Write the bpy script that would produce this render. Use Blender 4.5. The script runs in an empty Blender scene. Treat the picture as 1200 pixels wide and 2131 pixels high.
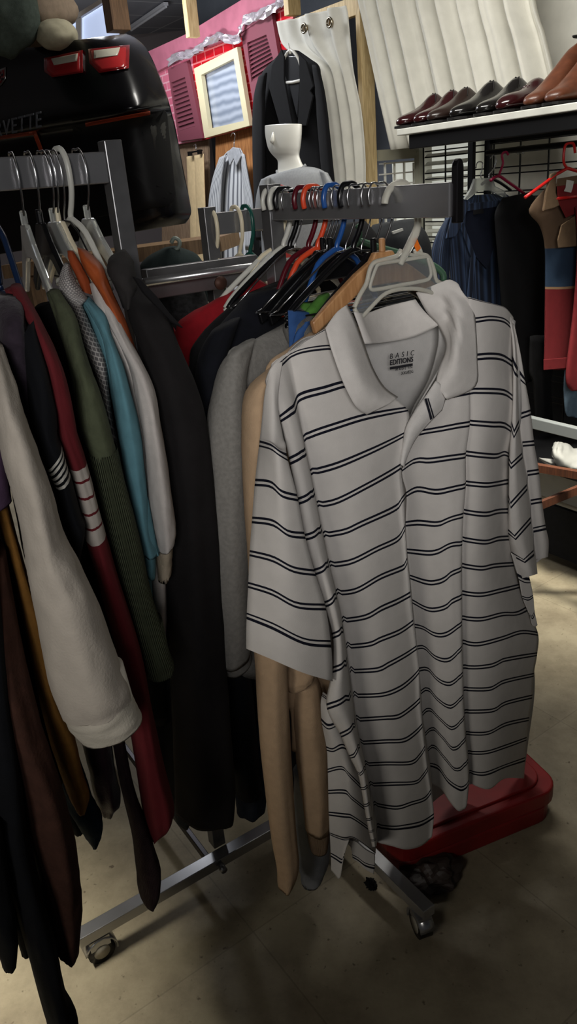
import bpy, bmesh, math, random
from mathutils import Vector, Matrix, noise
random.seed(7)
SC = bpy.context.scene
COL = SC.collection
# ------------------------------------------------------------------ camera
F, NX, NY, H = 1600.0, 920.0, 4800.0, 1.7
_down = Vector((NX-600, NY-1065.5, F)).normalized()
_up = -_down
_fw = (Vector((0,0,1)) - _up*_up.z).normalized()
_rt = _fw.cross(_up)
if _rt.x < 0: _rt = -_rt
RM = Matrix((_rt, _fw, _up))            # image-axes -> world
CAM = Vector((0,0,H))
cd = bpy.data.cameras.new('camera'); co = bpy.data.objects.new('camera', cd); COL.objects.link(co)
cx, cy, cz = RM @ Vector((1,0,0)), RM @ Vector((0,-1,0)), RM @ Vector((0,0,-1))
co.matrix_world = Matrix(((cx.x,cy.x,cz.x,0),(cx.y,cy.y,cz.y,0),(cx.z,cy.z,cz.z,H),(0,0,0,1)))
cd.sensor_width = 36; cd.lens = F/2131*36; cd.clip_start = .05; cd.clip_end = 60
SC.camera = co
KW = 1.3                                  # how far the long wall stands back
U = Vector((.848,.53,0)); V = Vector((.53,-.848,0)); Wd = -V; Z = Vector((0,0,1))   # room / rack axes
def ray(x, y): return RM @ Vector(((x-600)/F, (y-1065.5)/F, 1))
def WY(x, y, Y):
    r = ray(x,y); return CAM + r*(Y/r.y)
def FL(x, y, z=0):
    r = ray(x,y); return CAM + r*((z-H)/r.z)
def PL(x, y, P0, n):                     # on the plane through P0 with normal n
    r = ray(x,y); return CAM + r*((P0-CAM).dot(n)/r.dot(n))
def UP(x, y, c):                         # on the vertical plane u.p = c (parallel to the long wall)
    return PL(x, y, U*(c*KW), U)
# ------------------------------------------------------------------ materials
def newmat(name):
    m = bpy.data.materials.new(name); m.use_nodes = True
    nt = m.node_tree; b = nt.nodes['Principled BSDF']; return m, nt, b
def lin(c):
    return tuple(((v/255)/12.92 if v <= 10 else (((v/255)+.055)/1.055)**2.4) for v in c)+(1,)
def N(nt, t, **k):
    n = nt.nodes.new(t)
    for a, b in k.items(): setattr(n, a, b)
    return n
def noise_mix(nt, c1, c2, scale, coord='Object', detail=4, lo=.35, hi=.65):
    tc = N(nt,'ShaderNodeTexCoord'); n = N(nt,'ShaderNodeTexNoise'); n.inputs['Scale'].default_value = scale; n.inputs['Detail'].default_value = detail
    nt.links.new(tc.outputs[coord], n.inputs['Vector'])
    r = N(nt,'ShaderNodeValToRGB'); r.color_ramp.elements[0].position = lo; r.color_ramp.elements[1].position = hi
    r.color_ramp.elements[0].color = c1; r.color_ramp.elements[1].color = c2
    nt.links.new(n.outputs['Fac'], r.inputs['Fac']); return r.outputs['Color'], tc
def add_bump(nt, b, coordout, scale, strength, dist=.002, kind='noise'):
    if kind == 'noise':
        n = N(nt,'ShaderNodeTexNoise'); n.inputs['Scale'].default_value = scale; n.inputs['Detail'].default_value = 3; o = n.outputs['Fac']
    else:
        n = N(nt,'ShaderNodeTexWave'); n.inputs['Scale'].default_value = scale; n.inputs['Distortion'].default_value = .6
        n.bands_direction = kind; o = n.outputs['Fac']
    nt.links.new(coordout, n.inputs['Vector'])
    bp = N(nt,'ShaderNodeBump'); bp.inputs['Strength'].default_value = strength; bp.inputs['Distance'].default_value = dist
    nt.links.new(o, bp.inputs['Height']); nt.links.new(bp.outputs['Normal'], b.inputs['Normal'])
_mc = {}
def cloth(name, rgb, var=.12, scale=40, weave=500, bump=.35, rough=.92, sheen=0.0, rib=None):
    if name in _mc: return _mc[name]
    m, nt, b = newmat(name); c = lin(rgb)
    d = tuple(v*(1-var) for v in c[:3])+(1,); e = tuple(min(1,v*(1+var)) for v in c[:3])+(1,)
    col, tc = noise_mix(nt, d, e, scale)
    nt.links.new(col, b.inputs['Base Color']); b.inputs['Roughness'].default_value = rough
    b.inputs['Specular IOR Level'].default_value = .25
    if sheen: b.inputs['Sheen Weight'].default_value = sheen
    if rib: add_bump(nt, b, tc.outputs['UV'], rib[1], .9, .004, rib[0])
    else: add_bump(nt, b, tc.outputs['Object'], weave, bump, .0012)
    _mc[name] = m; return m
def bands(name, base, segs, soft=.004, var=.08, weave=500, rough=.9):
    """cloth whose UV v picks colour bands: segs=[(v_start, rgb)] sorted"""
    m, nt, b = newmat(name)
    tc = N(nt,'ShaderNodeTexCoord'); sx = N(nt,'ShaderNodeSeparateXYZ'); nt.links.new(tc.outputs['UV'], sx.inputs[0])
    r = N(nt,'ShaderNodeValToRGB'); r.color_ramp.interpolation = 'CONSTANT'
    els = r.color_ramp.elements; els[0].position = 0; els[0].color = lin(base)
    els.remove(els[1])
    for v, c in segs:
        e = els.new(v); e.color = lin(c)
    nt.links.new(sx.outputs['Y'], r.inputs['Fac'])
    n = N(nt,'ShaderNodeTexNoise'); n.inputs['Scale'].default_value = 45; nt.links.new(tc.outputs['Object'], n.inputs['Vector'])
    mx = N(nt,'ShaderNodeMix', data_type='RGBA', blend_type='MULTIPLY'); mx.inputs['Factor'].default_value = var*3
    nt.links.new(r.outputs['Color'], mx.inputs['A']); nt.links.new(n.outputs['Fac'], mx.inputs['B'])
    nt.links.new(mx.outputs['Result'], b.inputs['Base Color']); b.inputs['Roughness'].default_value = rough
    b.inputs['Specular IOR Level'].default_value = .25
    add_bump(nt, b, tc.outputs['Object'], weave, .35, .0012)
    return m
def plain(name, rgb, rough=.5, metal=0, trans=0, ior=1.45, coat=0, spec=.5, var=0, scale=12, alpha=1):
    if name in _mc: return _mc[name]
    m, nt, b = newmat(name); c = lin(rgb)
    b.inputs['Base Color'].default_value = c
    if var:
        col, tc = noise_mix(nt, tuple(v*(1-var) for v in c[:3])+(1,), tuple(min(1,v*(1+var)) for v in c[:3])+(1,), scale)
        nt.links.new(col, b.inputs['Base Color'])
    b.inputs['Roughness'].default_value = rough; b.inputs['Metallic'].default_value = metal
    b.inputs['Transmission Weight'].default_value = trans; b.inputs['IOR'].default_value = ior
    b.inputs['Coat Weight'].default_value = coat; b.inputs['Coat Roughness'].default_value = .05
    b.inputs['Specular IOR Level'].default_value = spec; b.inputs['Alpha'].default_value = alpha
    _mc[name] = m; return m
def wood(name, c1, c2, scale=6, rough=.6):
    m, nt, b = newmat(name)
    tc = N(nt,'ShaderNodeTexCoord'); mp = N(nt,'ShaderNodeMapping'); mp.inputs['Scale'].default_value = (14,14,1.2)
    n = N(nt,'ShaderNodeTexNoise'); n.inputs['Scale'].default_value = scale; n.inputs['Detail'].default_value = 6; n.inputs['Distortion'].default_value = 1.2
    r = N(nt,'ShaderNodeValToRGB'); r.color_ramp.elements[0].position=.35; r.color_ramp.elements[1].position=.7
    r.color_ramp.elements[0].color = lin(c1); r.color_ramp.elements[1].color = lin(c2)
    nt.links.new(tc.outputs['Object'], mp.inputs['Vector']); nt.links.new(mp.outputs['Vector'], n.inputs['Vector'])
    nt.links.new(n.outputs['Fac'], r.inputs['Fac']); nt.links.new(r.outputs['Color'], b.inputs['Base Color'])
    b.inputs['Roughness'].default_value = rough; return m
def stripe_mat(name, base, dark, umin=None):
    """pairs of thin lines centred on every whole UV v"""
    m, nt, b = newmat(name)
    tc = N(nt,'ShaderNodeTexCoord'); sx = N(nt,'ShaderNodeSeparateXYZ'); nt.links.new(tc.outputs['UV'], sx.inputs[0])
    def mth(op, a, bb=None, c=None):
        n = N(nt,'ShaderNodeMath', operation=op)
        for i, q in enumerate((a,bb,c)):
            if q is None: continue
            if isinstance(q,(int,float)): n.inputs[i].default_value = q
            else: nt.links.new(q, n.inputs[i])
        return n.outputs[0]
    f = mth('FRACT', mth('ADD', sx.outputs['Y'], .5)); d = mth('ABSOLUTE', mth('SUBTRACT', f, .5))
    k = mth('LESS_THAN', mth('ABSOLUTE', mth('SUBTRACT', d, .064)), .033)
    ns = N(nt,'ShaderNodeTexNoise'); ns.inputs['Scale'].default_value = 30; ns.inputs['Detail'].default_value = 3; nt.links.new(tc.outputs['Object'], ns.inputs['Vector'])
    c = lin(base); r = N(nt,'ShaderNodeValToRGB')
    r.color_ramp.elements[0].position=.3; r.color_ramp.elements[1].position=.7
    r.color_ramp.elements[0].color = tuple(v*.92 for v in c[:3])+(1,); r.color_ramp.elements[1].color = c
    nt.links.new(ns.outputs['Fac'], r.inputs['Fac'])
    mx = N(nt,'ShaderNodeMix', data_type='RGBA'); nt.links.new(k, mx.inputs['Factor'])
    nt.links.new(r.outputs['Color'], mx.inputs['A']); mx.inputs['B'].default_value = lin(dark)
    nt.links.new(mx.outputs['Result'], b.inputs['Base Color']); b.inputs['Roughness'].default_value = .92; b.inputs['Specular IOR Level'].default_value = .2
    add_bump(nt, b, tc.outputs['Object'], 650, .3, .001)
    return m
# ------------------------------------------------------------------ object helpers
def tag(o, label=None, cat=None, group=None, kind=None):
    for k, v in (('label',label),('category',cat),('group',group),('kind',kind)):
        if v: o[k] = v
    return o
def thing(name, label, cat, loc=(0,0,0), group=None):
    o = bpy.data.objects.new(name, None); COL.objects.link(o); o.location = loc; o.empty_display_size = .05
    return tag(o, label, cat, group)
def root_of(o):
    p = Vector((0,0,0))
    while o is not None: p += o.location; o = o.parent
    return p
def mk(name, verts, faces, mat, parent=None, uvs=None, smooth=True, label=None):
    me = bpy.data.meshes.new(name)
    me.from_pydata([tuple(v) for v in verts], [], faces); me.update()
    if uvs:
        l = me.uv_layers.new(name='UVMap')
        for p in me.polygons:
            for li, vi in zip(p.loop_indices, p.vertices): l.data[li].uv = uvs[vi]
    for p in me.polygons: p.use_smooth = smooth
    if mat: me.materials.append(mat)
    o = bpy.data.objects.new(name, me); COL.objects.link(o)
    if parent is not None:
        o.parent = parent; o.location = -root_of(parent)
    if label: o['label'] = label
    return o
def solid(o, t, off=0):
    md = o.modifiers.new('t','SOLIDIFY'); md.thickness = t; md.offset = off; return o
def bevel(o, w, seg=2):
    md = o.modifiers.new('b','BEVEL'); md.width = w; md.segments = seg; md.limit_method='ANGLE'; md.angle_limit=math.radians(40); return o
class MB:
    def __init__(s): s.v=[]; s.f=[]; s.uv=[]
    def add(s, v, f, uv=None):
        o=len(s.v); s.v += [Vector(p) for p in v]; s.f += [tuple(i+o for i in q) for q in f]
        s.uv += uv if uv else [(p[0],p[1]) for p in [Vector(q) for q in v]]
        return s
    def box(s, c, size, ax=(U,Wd,Z)):
        c=Vector(c); h=[a*(d/2) for a,d in zip(ax,size)]; v=[]
        for i in (-1,1):
            for j in (-1,1):
                for k in (-1,1): v.append(c+h[0]*i+h[1]*j+h[2]*k)
        return s.add(v,[(0,1,3,2),(4,6,7,5),(0,4,5,1),(2,3,7,6),(0,2,6,4),(1,5,7,3)])
    def beam(s, a, b, w, h, up=Z):          # rectangular bar from a to b, w across, h along up
        a=Vector(a); b=Vector(b); d=(b-a); L=d.length; d.normalize(); x=d.cross(up).normalized(); y=x.cross(d).normalized()
        return s.box((a+b)/2,(L,w,h),(d,x,y))
    def tube(s, pts, r, n=10, smooth=0, caps=True):
        pts=[Vector(p) for p in pts]
        rs = r if isinstance(r,(list,tuple)) else [r]*len(pts)
        if smooth:
            q=[];rq=[]
            for i in range(len(pts)-1):
                p0=pts[max(i-1,0)];p1=pts[i];p2=pts[i+1];p3=pts[min(i+2,len(pts)-1)]
                for k in range(smooth):
                    t=k/smooth; q.append(cr(p0,p1,p2,p3,t)); rq.append(rs[i]*(1-t)+rs[i+1]*t)
            q.append(pts[-1]); rq.append(rs[-1]); pts,rs=q,rq
        v=[];f=[]; prev=None
        for i,p in enumerate(pts):
            d=(pts[min(i+1,len(pts)-1)]-pts[max(i-1,0)])
            if d.length<1e-9: d=Vector((0,0,1))
            d.normalize()
            if prev is None:
                a=Vector((0,0,1)) if abs(d.z)<.9 else Vector((1,0,0)); x=d.cross(a).normalized()
            else:
                x=prev-d*prev.dot(d); x.normalize()
            prev=x; y=d.cross(x)
            for k in range(n):
                t=2*math.pi*k/n; v.append(p+(x*math.cos(t)+y*math.sin(t))*rs[i])
        m=len(pts)
        for i in range(m-1):
            for k in range(n):
                f.append((i*n+k,i*n+(k+1)%n,(i+1)*n+(k+1)%n,(i+1)*n+k))
        if caps: f.append(tuple(range(n-1,-1,-1))); f.append(tuple((m-1)*n+k for k in range(n)))
        return s.add(v,f,[(k/n,i) for i in range(m) for k in range(n)])
    def prism(s, poly, d):                  # closed polygon of points, extruded by vector d
        n=len(poly); d=Vector(d); v=[Vector(p) for p in poly]+[Vector(p)+d for p in poly]
        f=[tuple(range(n)),tuple(range(2*n-1,n-1,-1))]+[(i,i+n,(i+1)%n+n,(i+1)%n) for i in range(n)]
        return s.add(v,f)
    def build(s, name, mat, parent=None, smooth=False, label=None, uv=True):
        return mk(name, s.v, s.f, mat, parent, s.uv if uv else None, smooth, label)
def cr(p0,p1,p2,p3,t):
    return ((p1*2)+(p2-p0)*t+(p0*2-p1*5+p2*4-p3)*t*t+(p1*3-p0-p2*3+p3)*t*t*t)*.5
def crf(vals, i, t):
    n=len(vals); return cr(vals[max(i-1,0)],vals[i],vals[i+1],vals[min(i+2,n-1)],t)
def struct(o): o['kind']='structure'; return o
def resample(pts, n):
    """n points along a pixel polyline, evenly by length, on a smooth curve"""
    P=[Vector((p[0],p[1],p[2] if len(p)>2 else 0)) for p in pts]
    if len(P)==1: return [P[0]]*n
    q=[]
    for i in range(len(P)-1):
        for k in range(8): q.append(crf(P,i,k/8))
    q.append(P[-1]); L=[0]
    for a,b in zip(q,q[1:]): L.append(L[-1]+math.hypot(b.x-a.x,b.y-a.y))
    out=[];j=0
    for k in range(n):
        t=L[-1]*k/(n-1)
        while j<len(q)-2 and L[j+1]<t: j+=1
        e=(t-L[j])/max(L[j+1]-L[j],1e-9); out.append(q[j].lerp(q[j+1],min(max(e,0),1)))
    return out
def grid(name, rows, mat, parent=None, vs=None, sub=5, closed=False, smooth=True, subc=1, us=None, label=None):
    """rows of 3-D points -> smooth surface; vs = UV v per row"""
    nr=len(rows); nc=len(rows[0]); vs=vs or [i/(nr-1) for i in range(nr)]
    R=[];VV=[]
    for i in range(nr-1):
        for k in range(sub):
            t=k/sub; R.append([cr(rows[max(i-1,0)][c],rows[i][c],rows[i+1][c],rows[min(i+2,nr-1)][c],t) for c in range(nc)]); VV.append(vs[i]*(1-t)+vs[i+1]*t)
    R.append(rows[-1]); VV.append(vs[-1])
    if subc>1:
        RR=[]
        for row in R:
            q=[]
            for c in range(nc-1):
                for k in range(subc): q.append(crf(row,c,k/subc))
            q.append(row[-1]); RR.append(q)
        R=RR; nc=len(R[0])
    v=[];uv=[];f=[]
    for r,row in enumerate(R):
        for c,p in enumerate(row): v.append(p); uv.append((c/(nc-1) if us is None else us, VV[r]))
    for r in range(len(R)-1):
        for c in range(nc-1 if not closed else nc):
            d=(c+1)%nc; f.append((r*nc+c,r*nc+d,(r+1)*nc+d,(r+1)*nc+c))
    return mk(name,v,f,mat,parent,uv,smooth,label)
def loft(name, rows, mat, parent=None, tf=.03, tb=.08, n=36, sub=5, wave=0, wk=5, nz=.003, bdir=None, vs=None, ph=0, label=None, ex=1.0, hollow=True, captop=True):
    """garment tube: rows=(xl,yl,xr,yr,Y[,tf,tb]) give its left/right edge in the photo and its distance"""
    C=[];A=[];T=[]
    for r in rows:
        Yl=Yr=r[4]
        if isinstance(Yl,tuple): Yl,Yr=Yl
        L=WY(r[0],r[1],Yl);Rr=WY(r[2],r[3],Yr); C.append((L+Rr)/2);A.append((Rr-L)/2)
        T.append(Vector((r[5] if len(r)>5 else tf, r[6] if len(r)>6 else tb,0)))
    return loft3(name,C,A,T,mat,parent,n,sub,wave,wk,nz,bdir,vs,ph,label,ex,hollow,captop)
def loft3(name,C,A,T,mat,parent=None,n=36,sub=5,wave=0,wk=5,nz=.003,bdir=None,vs=None,ph=0,label=None,ex=1.0,hollow=True,captop=True):
    nr=len(C); vs=vs or [i/(nr-1) for i in range(nr)]
    if bdir is None:                        # garment depth runs straight back from the aisle
        m=sum(C,Vector())/nr; bdir=Vector((CAM.x-m.x,CAM.y-m.y,0)).normalized()
    v=[];uv=[];f=[];rings=0
    seed=random.random()*50
    for i in range(nr-1):
        ks=range(sub) if i<nr-2 else range(sub+1)
        for k in ks:
            t=k/sub; c=crf(C,i,t);a=crf(A,i,t);tt=crf(T,i,t); V_=vs[i]*(1-t)+vs[i+1]*t; g=(i+t)/(nr-1)
            b=bdir
            for j in range(n):
                th=2*math.pi*j/n; cs,sn=math.cos(th),math.sin(th)
                csx=math.copysign(abs(cs)**ex,cs); snx=math.copysign(abs(sn)**ex,sn)
                d=tt.x if sn>0 else tt.y
                w=1+wave*(.35+.65*g)*math.sin(wk*th+ph+1.5*math.sin(3*g+ph))*abs(sn)
                p=c+a*csx+b*(d*snx*w)
                if nz:
                    q=noise.noise(Vector((cs*1.5+seed,sn*1.5,g*7)))+.5*noise.noise(Vector((cs*4,sn*4+seed,g*22)))
                    p=p+(a.normalized()*cs*.5+b*sn)*nz*q
                v.append(p); uv.append((j/n if j/n<.999 else 1, V_))
            rings+=1
    for i in range(rings-1):
        for j in range(n): f.append((i*n+j,i*n+(j+1)%n,(i+1)*n+(j+1)%n,(i+1)*n+j))
    if captop:
        v.append(sum(v[:n],Vector())/n); uv.append((.5,vs[0])); k=len(v)-1
        for j in range(n): f.append((k,(j+1)%n,j))
    if hollow:                              # turned-in hem
        base=(rings-1)*n; m=sum(v[base:base+n],Vector())/n; o=len(v)
        for j in range(n): v.append(v[base+j].lerp(m,.12)+Z*.012); uv.append((j/n,vs[-1]))
        o2=len(v)
        for j in range(n): v.append(v[base+j].lerp(m,.25)+Z*.10); uv.append((j/n,vs[-1]))
        for j in range(n):
            q=(j+1)%n
            f.append((base+j,base+q,o+q,o+j)); f.append((o+j,o+q,o2+q,o2+j))
        v.append(m+Z*.10); uv.append((.5,vs[-1])); k=len(v)-1
        for j in range(n): f.append((o2+j,o2+(j+1)%n,k))
    return mk(name,v,f,mat,parent,uv,True,label)
def text(name, s, origin, ex, ey, width, mat, parent, depth=.0006, shear=0, weight=0, space=1.0, ys=1.0):
    cu=bpy.data.curves.new(name,'FONT'); cu.body=s; cu.extrude=0; cu.shear=shear; cu.offset=weight; cu.space_character=space
    o=bpy.data.objects.new(name,cu); COL.objects.link(o); bpy.context.view_layer.update()
    dg=bpy.context.evaluated_depsgraph_get(); me=bpy.data.meshes.new_from_object(o.evaluated_get(dg)); bpy.data.objects.remove(o)
    xs=[q.co.x for q in me.vertices]; k=width/(max(xs)-min(xs)); x0=min(xs); nrm=ex.cross(ey).normalized()
    vs=[origin+ex*((q.co.x-x0)*k)+ey*(q.co.y*k*ys) for q in me.vertices]
    fs=[tuple(p.vertices) for p in me.polygons]
    o=mk(name,vs,fs,mat,parent,None,False); solid(o,depth,1); return o
# ------------------------------------------------------------------ the room
def Q(c, s, z): return U*(c*KW) + Wd*s + Z*z
def S(x, y, c): return UP(x,y,c).dot(Wd)
def pp(mb, poly, c, t): return mb.prism([UP(x,y,c) for x,y in poly], -U*t)
M_pine = wood('pine', (176,150,104), (214,190,142)); M_board = wood('old_board', (120,98,78), (158,134,110)); M_osb = wood('osb', (138,88,48), (186,130,78), 3)
M_black = plain('black_steel', (16,16,18), .45, .3); M_white = plain('white_board', (206,206,198), .6, var=.1)
M_chrome = plain('chrome', (170,170,172), .26, .82, var=.12, scale=9); M_chrome2 = plain('dull_chrome', (128,128,130), .36, .8, var=.15, scale=14)
# floor
fm, nt, b = newmat('floor_tile')
tc = N(nt,'ShaderNodeTexCoord'); mp = N(nt,'ShaderNodeMapping'); mp.inputs['Rotation'].default_value=(0,0,math.radians(-34)); nt.links.new(tc.outputs['Object'], mp.inputs['Vector'])
br = N(nt,'ShaderNodeTexBrick'); br.offset=0; br.inputs['Scale'].default_value=1.0; br.inputs['Mortar Size'].default_value=.0022; br.inputs['Mortar Smooth'].default_value=.3
br.inputs['Brick Width'].default_value=.61; br.inputs['Row Height'].default_value=.61
for k,c in (('Color1',(150,140,118)),('Color2',(142,132,110)),('Mortar',(132,122,102))): br.inputs[k].default_value=lin(c)
nt.links.new(mp.outputs['Vector'], br.inputs['Vector'])
n1=N(nt,'ShaderNodeTexNoise'); n1.inputs['Scale'].default_value=5; n1.inputs['Detail'].default_value=8; n1.inputs['Roughness'].default_value=.7
r1=N(nt,'ShaderNodeValToRGB'); r1.color_ramp.elements[0].position=.3; r1.color_ramp.elements[0].color=(.55,.52,.5,1); r1.color_ramp.elements[1].position=.62; r1.color_ramp.elements[1].color=(1,1,1,1)
n2=N(nt,'ShaderNodeTexNoise'); n2.inputs['Scale'].default_value=55; n2.inputs['Detail'].default_value=2
r2=N(nt,'ShaderNodeValToRGB'); r2.color_ramp.elements[0].position=.24; r2.color_ramp.elements[0].color=(.3,.26,.22,1); r2.color_ramp.elements[1].position=.33; r2.color_ramp.elements[1].color=(1,1,1,1)
for n,r in ((n1,r1),(n2,r2)): nt.links.new(tc.outputs['Object'], n.inputs['Vector']); nt.links.new(n.outputs['Fac'], r.inputs['Fac'])
mA=N(nt,'ShaderNodeMix',data_type='RGBA',blend_type='MULTIPLY'); mA.inputs['Factor'].default_value=1
mB=N(nt,'ShaderNodeMix',data_type='RGBA',blend_type='MULTIPLY'); mB.inputs['Factor'].default_value=.8
nt.links.new(br.outputs['Color'],mA.inputs['A']); nt.links.new(r1.outputs['Color'],mA.inputs['B'])
nt.links.new(mA.outputs['Result'],mB.inputs['A']); nt.links.new(r2.outputs['Color'],mB.inputs['B'])
nt.links.new(mB.outputs['Result'],b.inputs['Base Color']); b.inputs['Roughness'].default_value=.62; b.inputs['Specular IOR Level'].default_value=.3
add_bump(nt,b,tc.outputs['Object'],90,.25,.002)
struct(MB().box((0,4.5,-.05),(16,16,.1),(Vector((1,0,0)),Vector((0,1,0)),Z)).build('floor',fm))
# ceiling with a T-bar grid
cm, nt, b = newmat('ceiling_tile')
tc=N(nt,'ShaderNodeTexCoord'); mp=N(nt,'ShaderNodeMapping'); mp.inputs['Rotation'].default_value=(0,0,math.radians(-32)); nt.links.new(tc.outputs['Object'],mp.inputs['Vector'])
br=N(nt,'ShaderNodeTexBrick'); br.offset=0; br.inputs['Scale'].default_value=1; br.inputs['Mortar Size'].default_value=.012; br.inputs['Brick Width'].default_value=1.2; br.inputs['Row Height'].default_value=.6
for k,c in (('Color1',(150,150,158)),('Color2',(140,141,150)),('Mortar',(196,196,200))): br.inputs[k].default_value=lin(c)
nt.links.new(mp.outputs['Vector'],br.inputs['Vector']); nt.links.new(br.outputs['Color'],b.inputs['Base Color']); b.inputs['Roughness'].default_value=.9
CZ=3.5
struct(MB().box((0,4.5,CZ+.05),(16,16,.1),(Vector((1,0,0)),Vector((0,1,0)),Z)).build('ceiling',cm))
# long wall on the right, and the dark back of the unit beyond the studs
M_wall=plain('beige_paint',(214,212,202),.85,var=.05)
s0=S(878,330,2.5)
struct(MB().box(Q(2.55,s0-2.5,1.75),(.1,5.0,3.5)).build('wall_right',M_wall))
struct(MB().box(Q(3.3,3.4,1.75),(.1,8.5,3.5)).build('wall_back',plain('grey_paint',(74,78,84),.9,var=.15,scale=3)))
struct(MB().box(Vector((-1.6,11,1.75)),(11,.1,3.5),(Vector((1,0,0)),Vector((0,1,0)),Z)).build('wall_far',plain('far_paint',(120,112,112),.9)))
struct(MB().box(Vector((-4.6,4.5,1.75)),(.1,13,3.5),(Vector((1,0,0)),Vector((0,1,0)),Z)).build('wall_left',plain('left_paint',(90,84,78),.9)))
# timber framing
def stud(name,x,y0,y1,c,w,label,grp=None,ztop=None):
    a=UP(x,y1,c); b_=UP(x,y0,c); s=a.dot(Wd)
    z0,z1=a.z,(ztop or b_.z)
    o=bevel(MB().box(Q(c,s,(z0+z1)/2),(.089,w,z1-z0)).build(name,M_pine),.003); return tag(o,label,'stud','bare timber studs')
stud('wall_stud',780,0,700,2.36,.038,'bare pine stud standing between the two white curtains',ztop=CZ)
stud('wall_stud',609,0,33,2.36,.05,'short bare pine stud above the curtain with metal eyelets',ztop=CZ)
stud('wall_stud',402,0,78,2.45,.06,'bare pine post hanging from the ceiling over the pink band',ztop=CZ)
a=WY(247,66,4.3);tag(bevel(MB().box(Vector((a.x,a.y,(a.z+CZ)/2)),(.09,.09,CZ-a.z)).build('wall_stud',wood('brown_timber',(110,82,58),(146,112,82))),.003),'brown timber post beside the bright lit panel above the black car bumper','stud','bare timber studs')
a=UP(600,45,2.36);c_=UP(1300,-80,2.36)
zb=UP(700,30,2.36).z
tag(bevel(MB().box(Q(2.36,(S(590,30,2.36)+S(775,10,2.36))/2-.05,zb+.005),(.038,S(590,30,2.36)-S(775,10,2.36)+.1,.089)).build('header_beam',M_pine),.003),'horizontal pine beam that the white curtains hang over','beam')
# pink band, brick paper, shutters, window
m_pink=plain('pink_paint',(168,98,116),.55,var=.08)
tag(pp(MB(),[(255,135),(392,73),(517,-3),(610,-55),(610,2),(505,72),(405,112),(340,146),(255,190)],2.7,.04).build('wall_band',m_pink),'mauve pink band above the red brick paper under the ceiling','wall band')
def brickmat(name,c1,c2,mort):
    m,nt,b=newmat(name); tc=N(nt,'ShaderNodeTexCoord'); br=N(nt,'ShaderNodeTexBrick'); br.inputs['Scale'].default_value=1
    br.inputs['Brick Width'].default_value=.15; br.inputs['Row Height'].default_value=.062; br.inputs['Mortar Size'].default_value=.006
    for k,c in (('Color1',c1),('Color2',c2),('Mortar',mort)): br.inputs[k].default_value=lin(c)
    nt.links.new(tc.outputs['UV'],br.inputs['Vector']); nt.links.new(br.outputs['Color'],b.inputs['Base Color']); b.inputs['Roughness'].default_value=.25; b.inputs['Coat Weight'].default_value=.5
    return m
def wallpanel(name,poly,c,t,mat):
    pts=[UP(x,y,c) for x,y in poly]; mb=MB().prism(pts,-U*t); mb.uv=[(p.dot(Wd),p.z) for p in mb.v]; return mb.build(name,mat)
tag(wallpanel('brick_panel',[(405,108),(505,68),(612,0),(625,190),(535,262),(425,292),(405,200)],2.72,.02,brickmat('red_brick',(196,26,38),(178,20,32),(214,120,120))),'bright red brick patterned panel around the cream window','wall panel','brick patterned panels')
tag(wallpanel('brick_panel',[(300,160),(405,108),(405,200),(425,292),(350,304),(300,250)],2.72,.02,brickmat('sheen_brick',(214,120,142),(206,106,130),(226,168,180))),'red brick patterned panel behind the left mauve shutter, its plastic sheen painted in pink','wall panel','brick patterned panels')  # same red brick; pink haze of the plastic sheen put into the colour
def shutter(outer,inner,n,label):
    sh=thing('shutter',label,'shutter',UP(*outer[-1],2.70),'mauve shutters either side of the window')
    m=plain('mauve_plastic',(122,66,78),.5)
    def q(p,a,b_): # bilinear in a quad, a across, b_ down
        t=Vector(p[0]).lerp(Vector(p[1]),a); w=Vector(p[3]).lerp(Vector(p[2]),a); return t.lerp(w,b_)
    o4=[(p[0],p[1]) for p in outer]
    fr=MB(); P=[UP(*p,2.70) for p in o4]; I=[UP(*p,2.70) for p in inner]
    for i in range(4):
        j=(i+1)%4; fr.prism([P[i],P[j],I[j],I[i]],-U*.03)
    fr.build('frame',m,sh)
    lv=MB()
    for k in range(n):
        a=I[0].lerp(I[3],(k+.08)/n);b_=I[1].lerp(I[2],(k+.08)/n);c=I[1].lerp(I[2],(k+.95)/n);d=I[0].lerp(I[3],(k+.95)/n)
        lv.prism([a,b_,c-U*.022,d-U*.022],-U*.006)
    lv.build('louvers',m,sh); MB().prism(I,-U*.004).build('backing',plain('mauve_backing',(92,46,58),.6),sh); return sh
shutter([(355,144),(395,127),(428,287),(378,294)],[(362,172),(391,160),(412,262),(377,273)],11,'mauve louvered shutter left of the cream window, nearer the car bumper')
shutter([(506,58),(572,28),(600,200),(536,230)],[(521,89),(561,72),(580,140),(530,171)],9,'mauve louvered shutter right of the cream window, partly behind the blazer')
wn=thing('window_1',None,None,UP(432,287,2.7)); struct(wn)
fo=[(411,143),(501,98),(527,261),(433,287)]; fi=[(426,156),(494,122),(515,251),(442,268)]
mb=MB(); P=[UP(*p,2.68) for p in fo]; I=[UP(*p,2.68) for p in fi]
for i in range(4):
    j=(i+1)%4; mb.prism([P[i],P[j],I[j],I[i]],-U*.035)
struct(mb.build('window_frame',plain('cream_paint',(214,204,168),.5),wn))
gm,nt,b=newmat('wavy_pane'); tc=N(nt,'ShaderNodeTexCoord'); wv=N(nt,'ShaderNodeTexWave'); wv.inputs['Scale'].default_value=5; wv.inputs['Distortion'].default_value=3.5; wv.bands_direction='Y'; wv.inputs['Detail Scale'].default_value=.7
r=N(nt,'ShaderNodeValToRGB'); r.color_ramp.elements[0].color=lin((130,140,156)); r.color_ramp.elements[1].color=lin((176,184,198)); nt.links.new(tc.outputs['UV'],wv.inputs['Vector']); nt.links.new(wv.outputs['Fac'],r.inputs['Fac']); nt.links.new(r.outputs['Color'],b.inputs['Base Color']); b.inputs['Roughness'].default_value=.15
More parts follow.
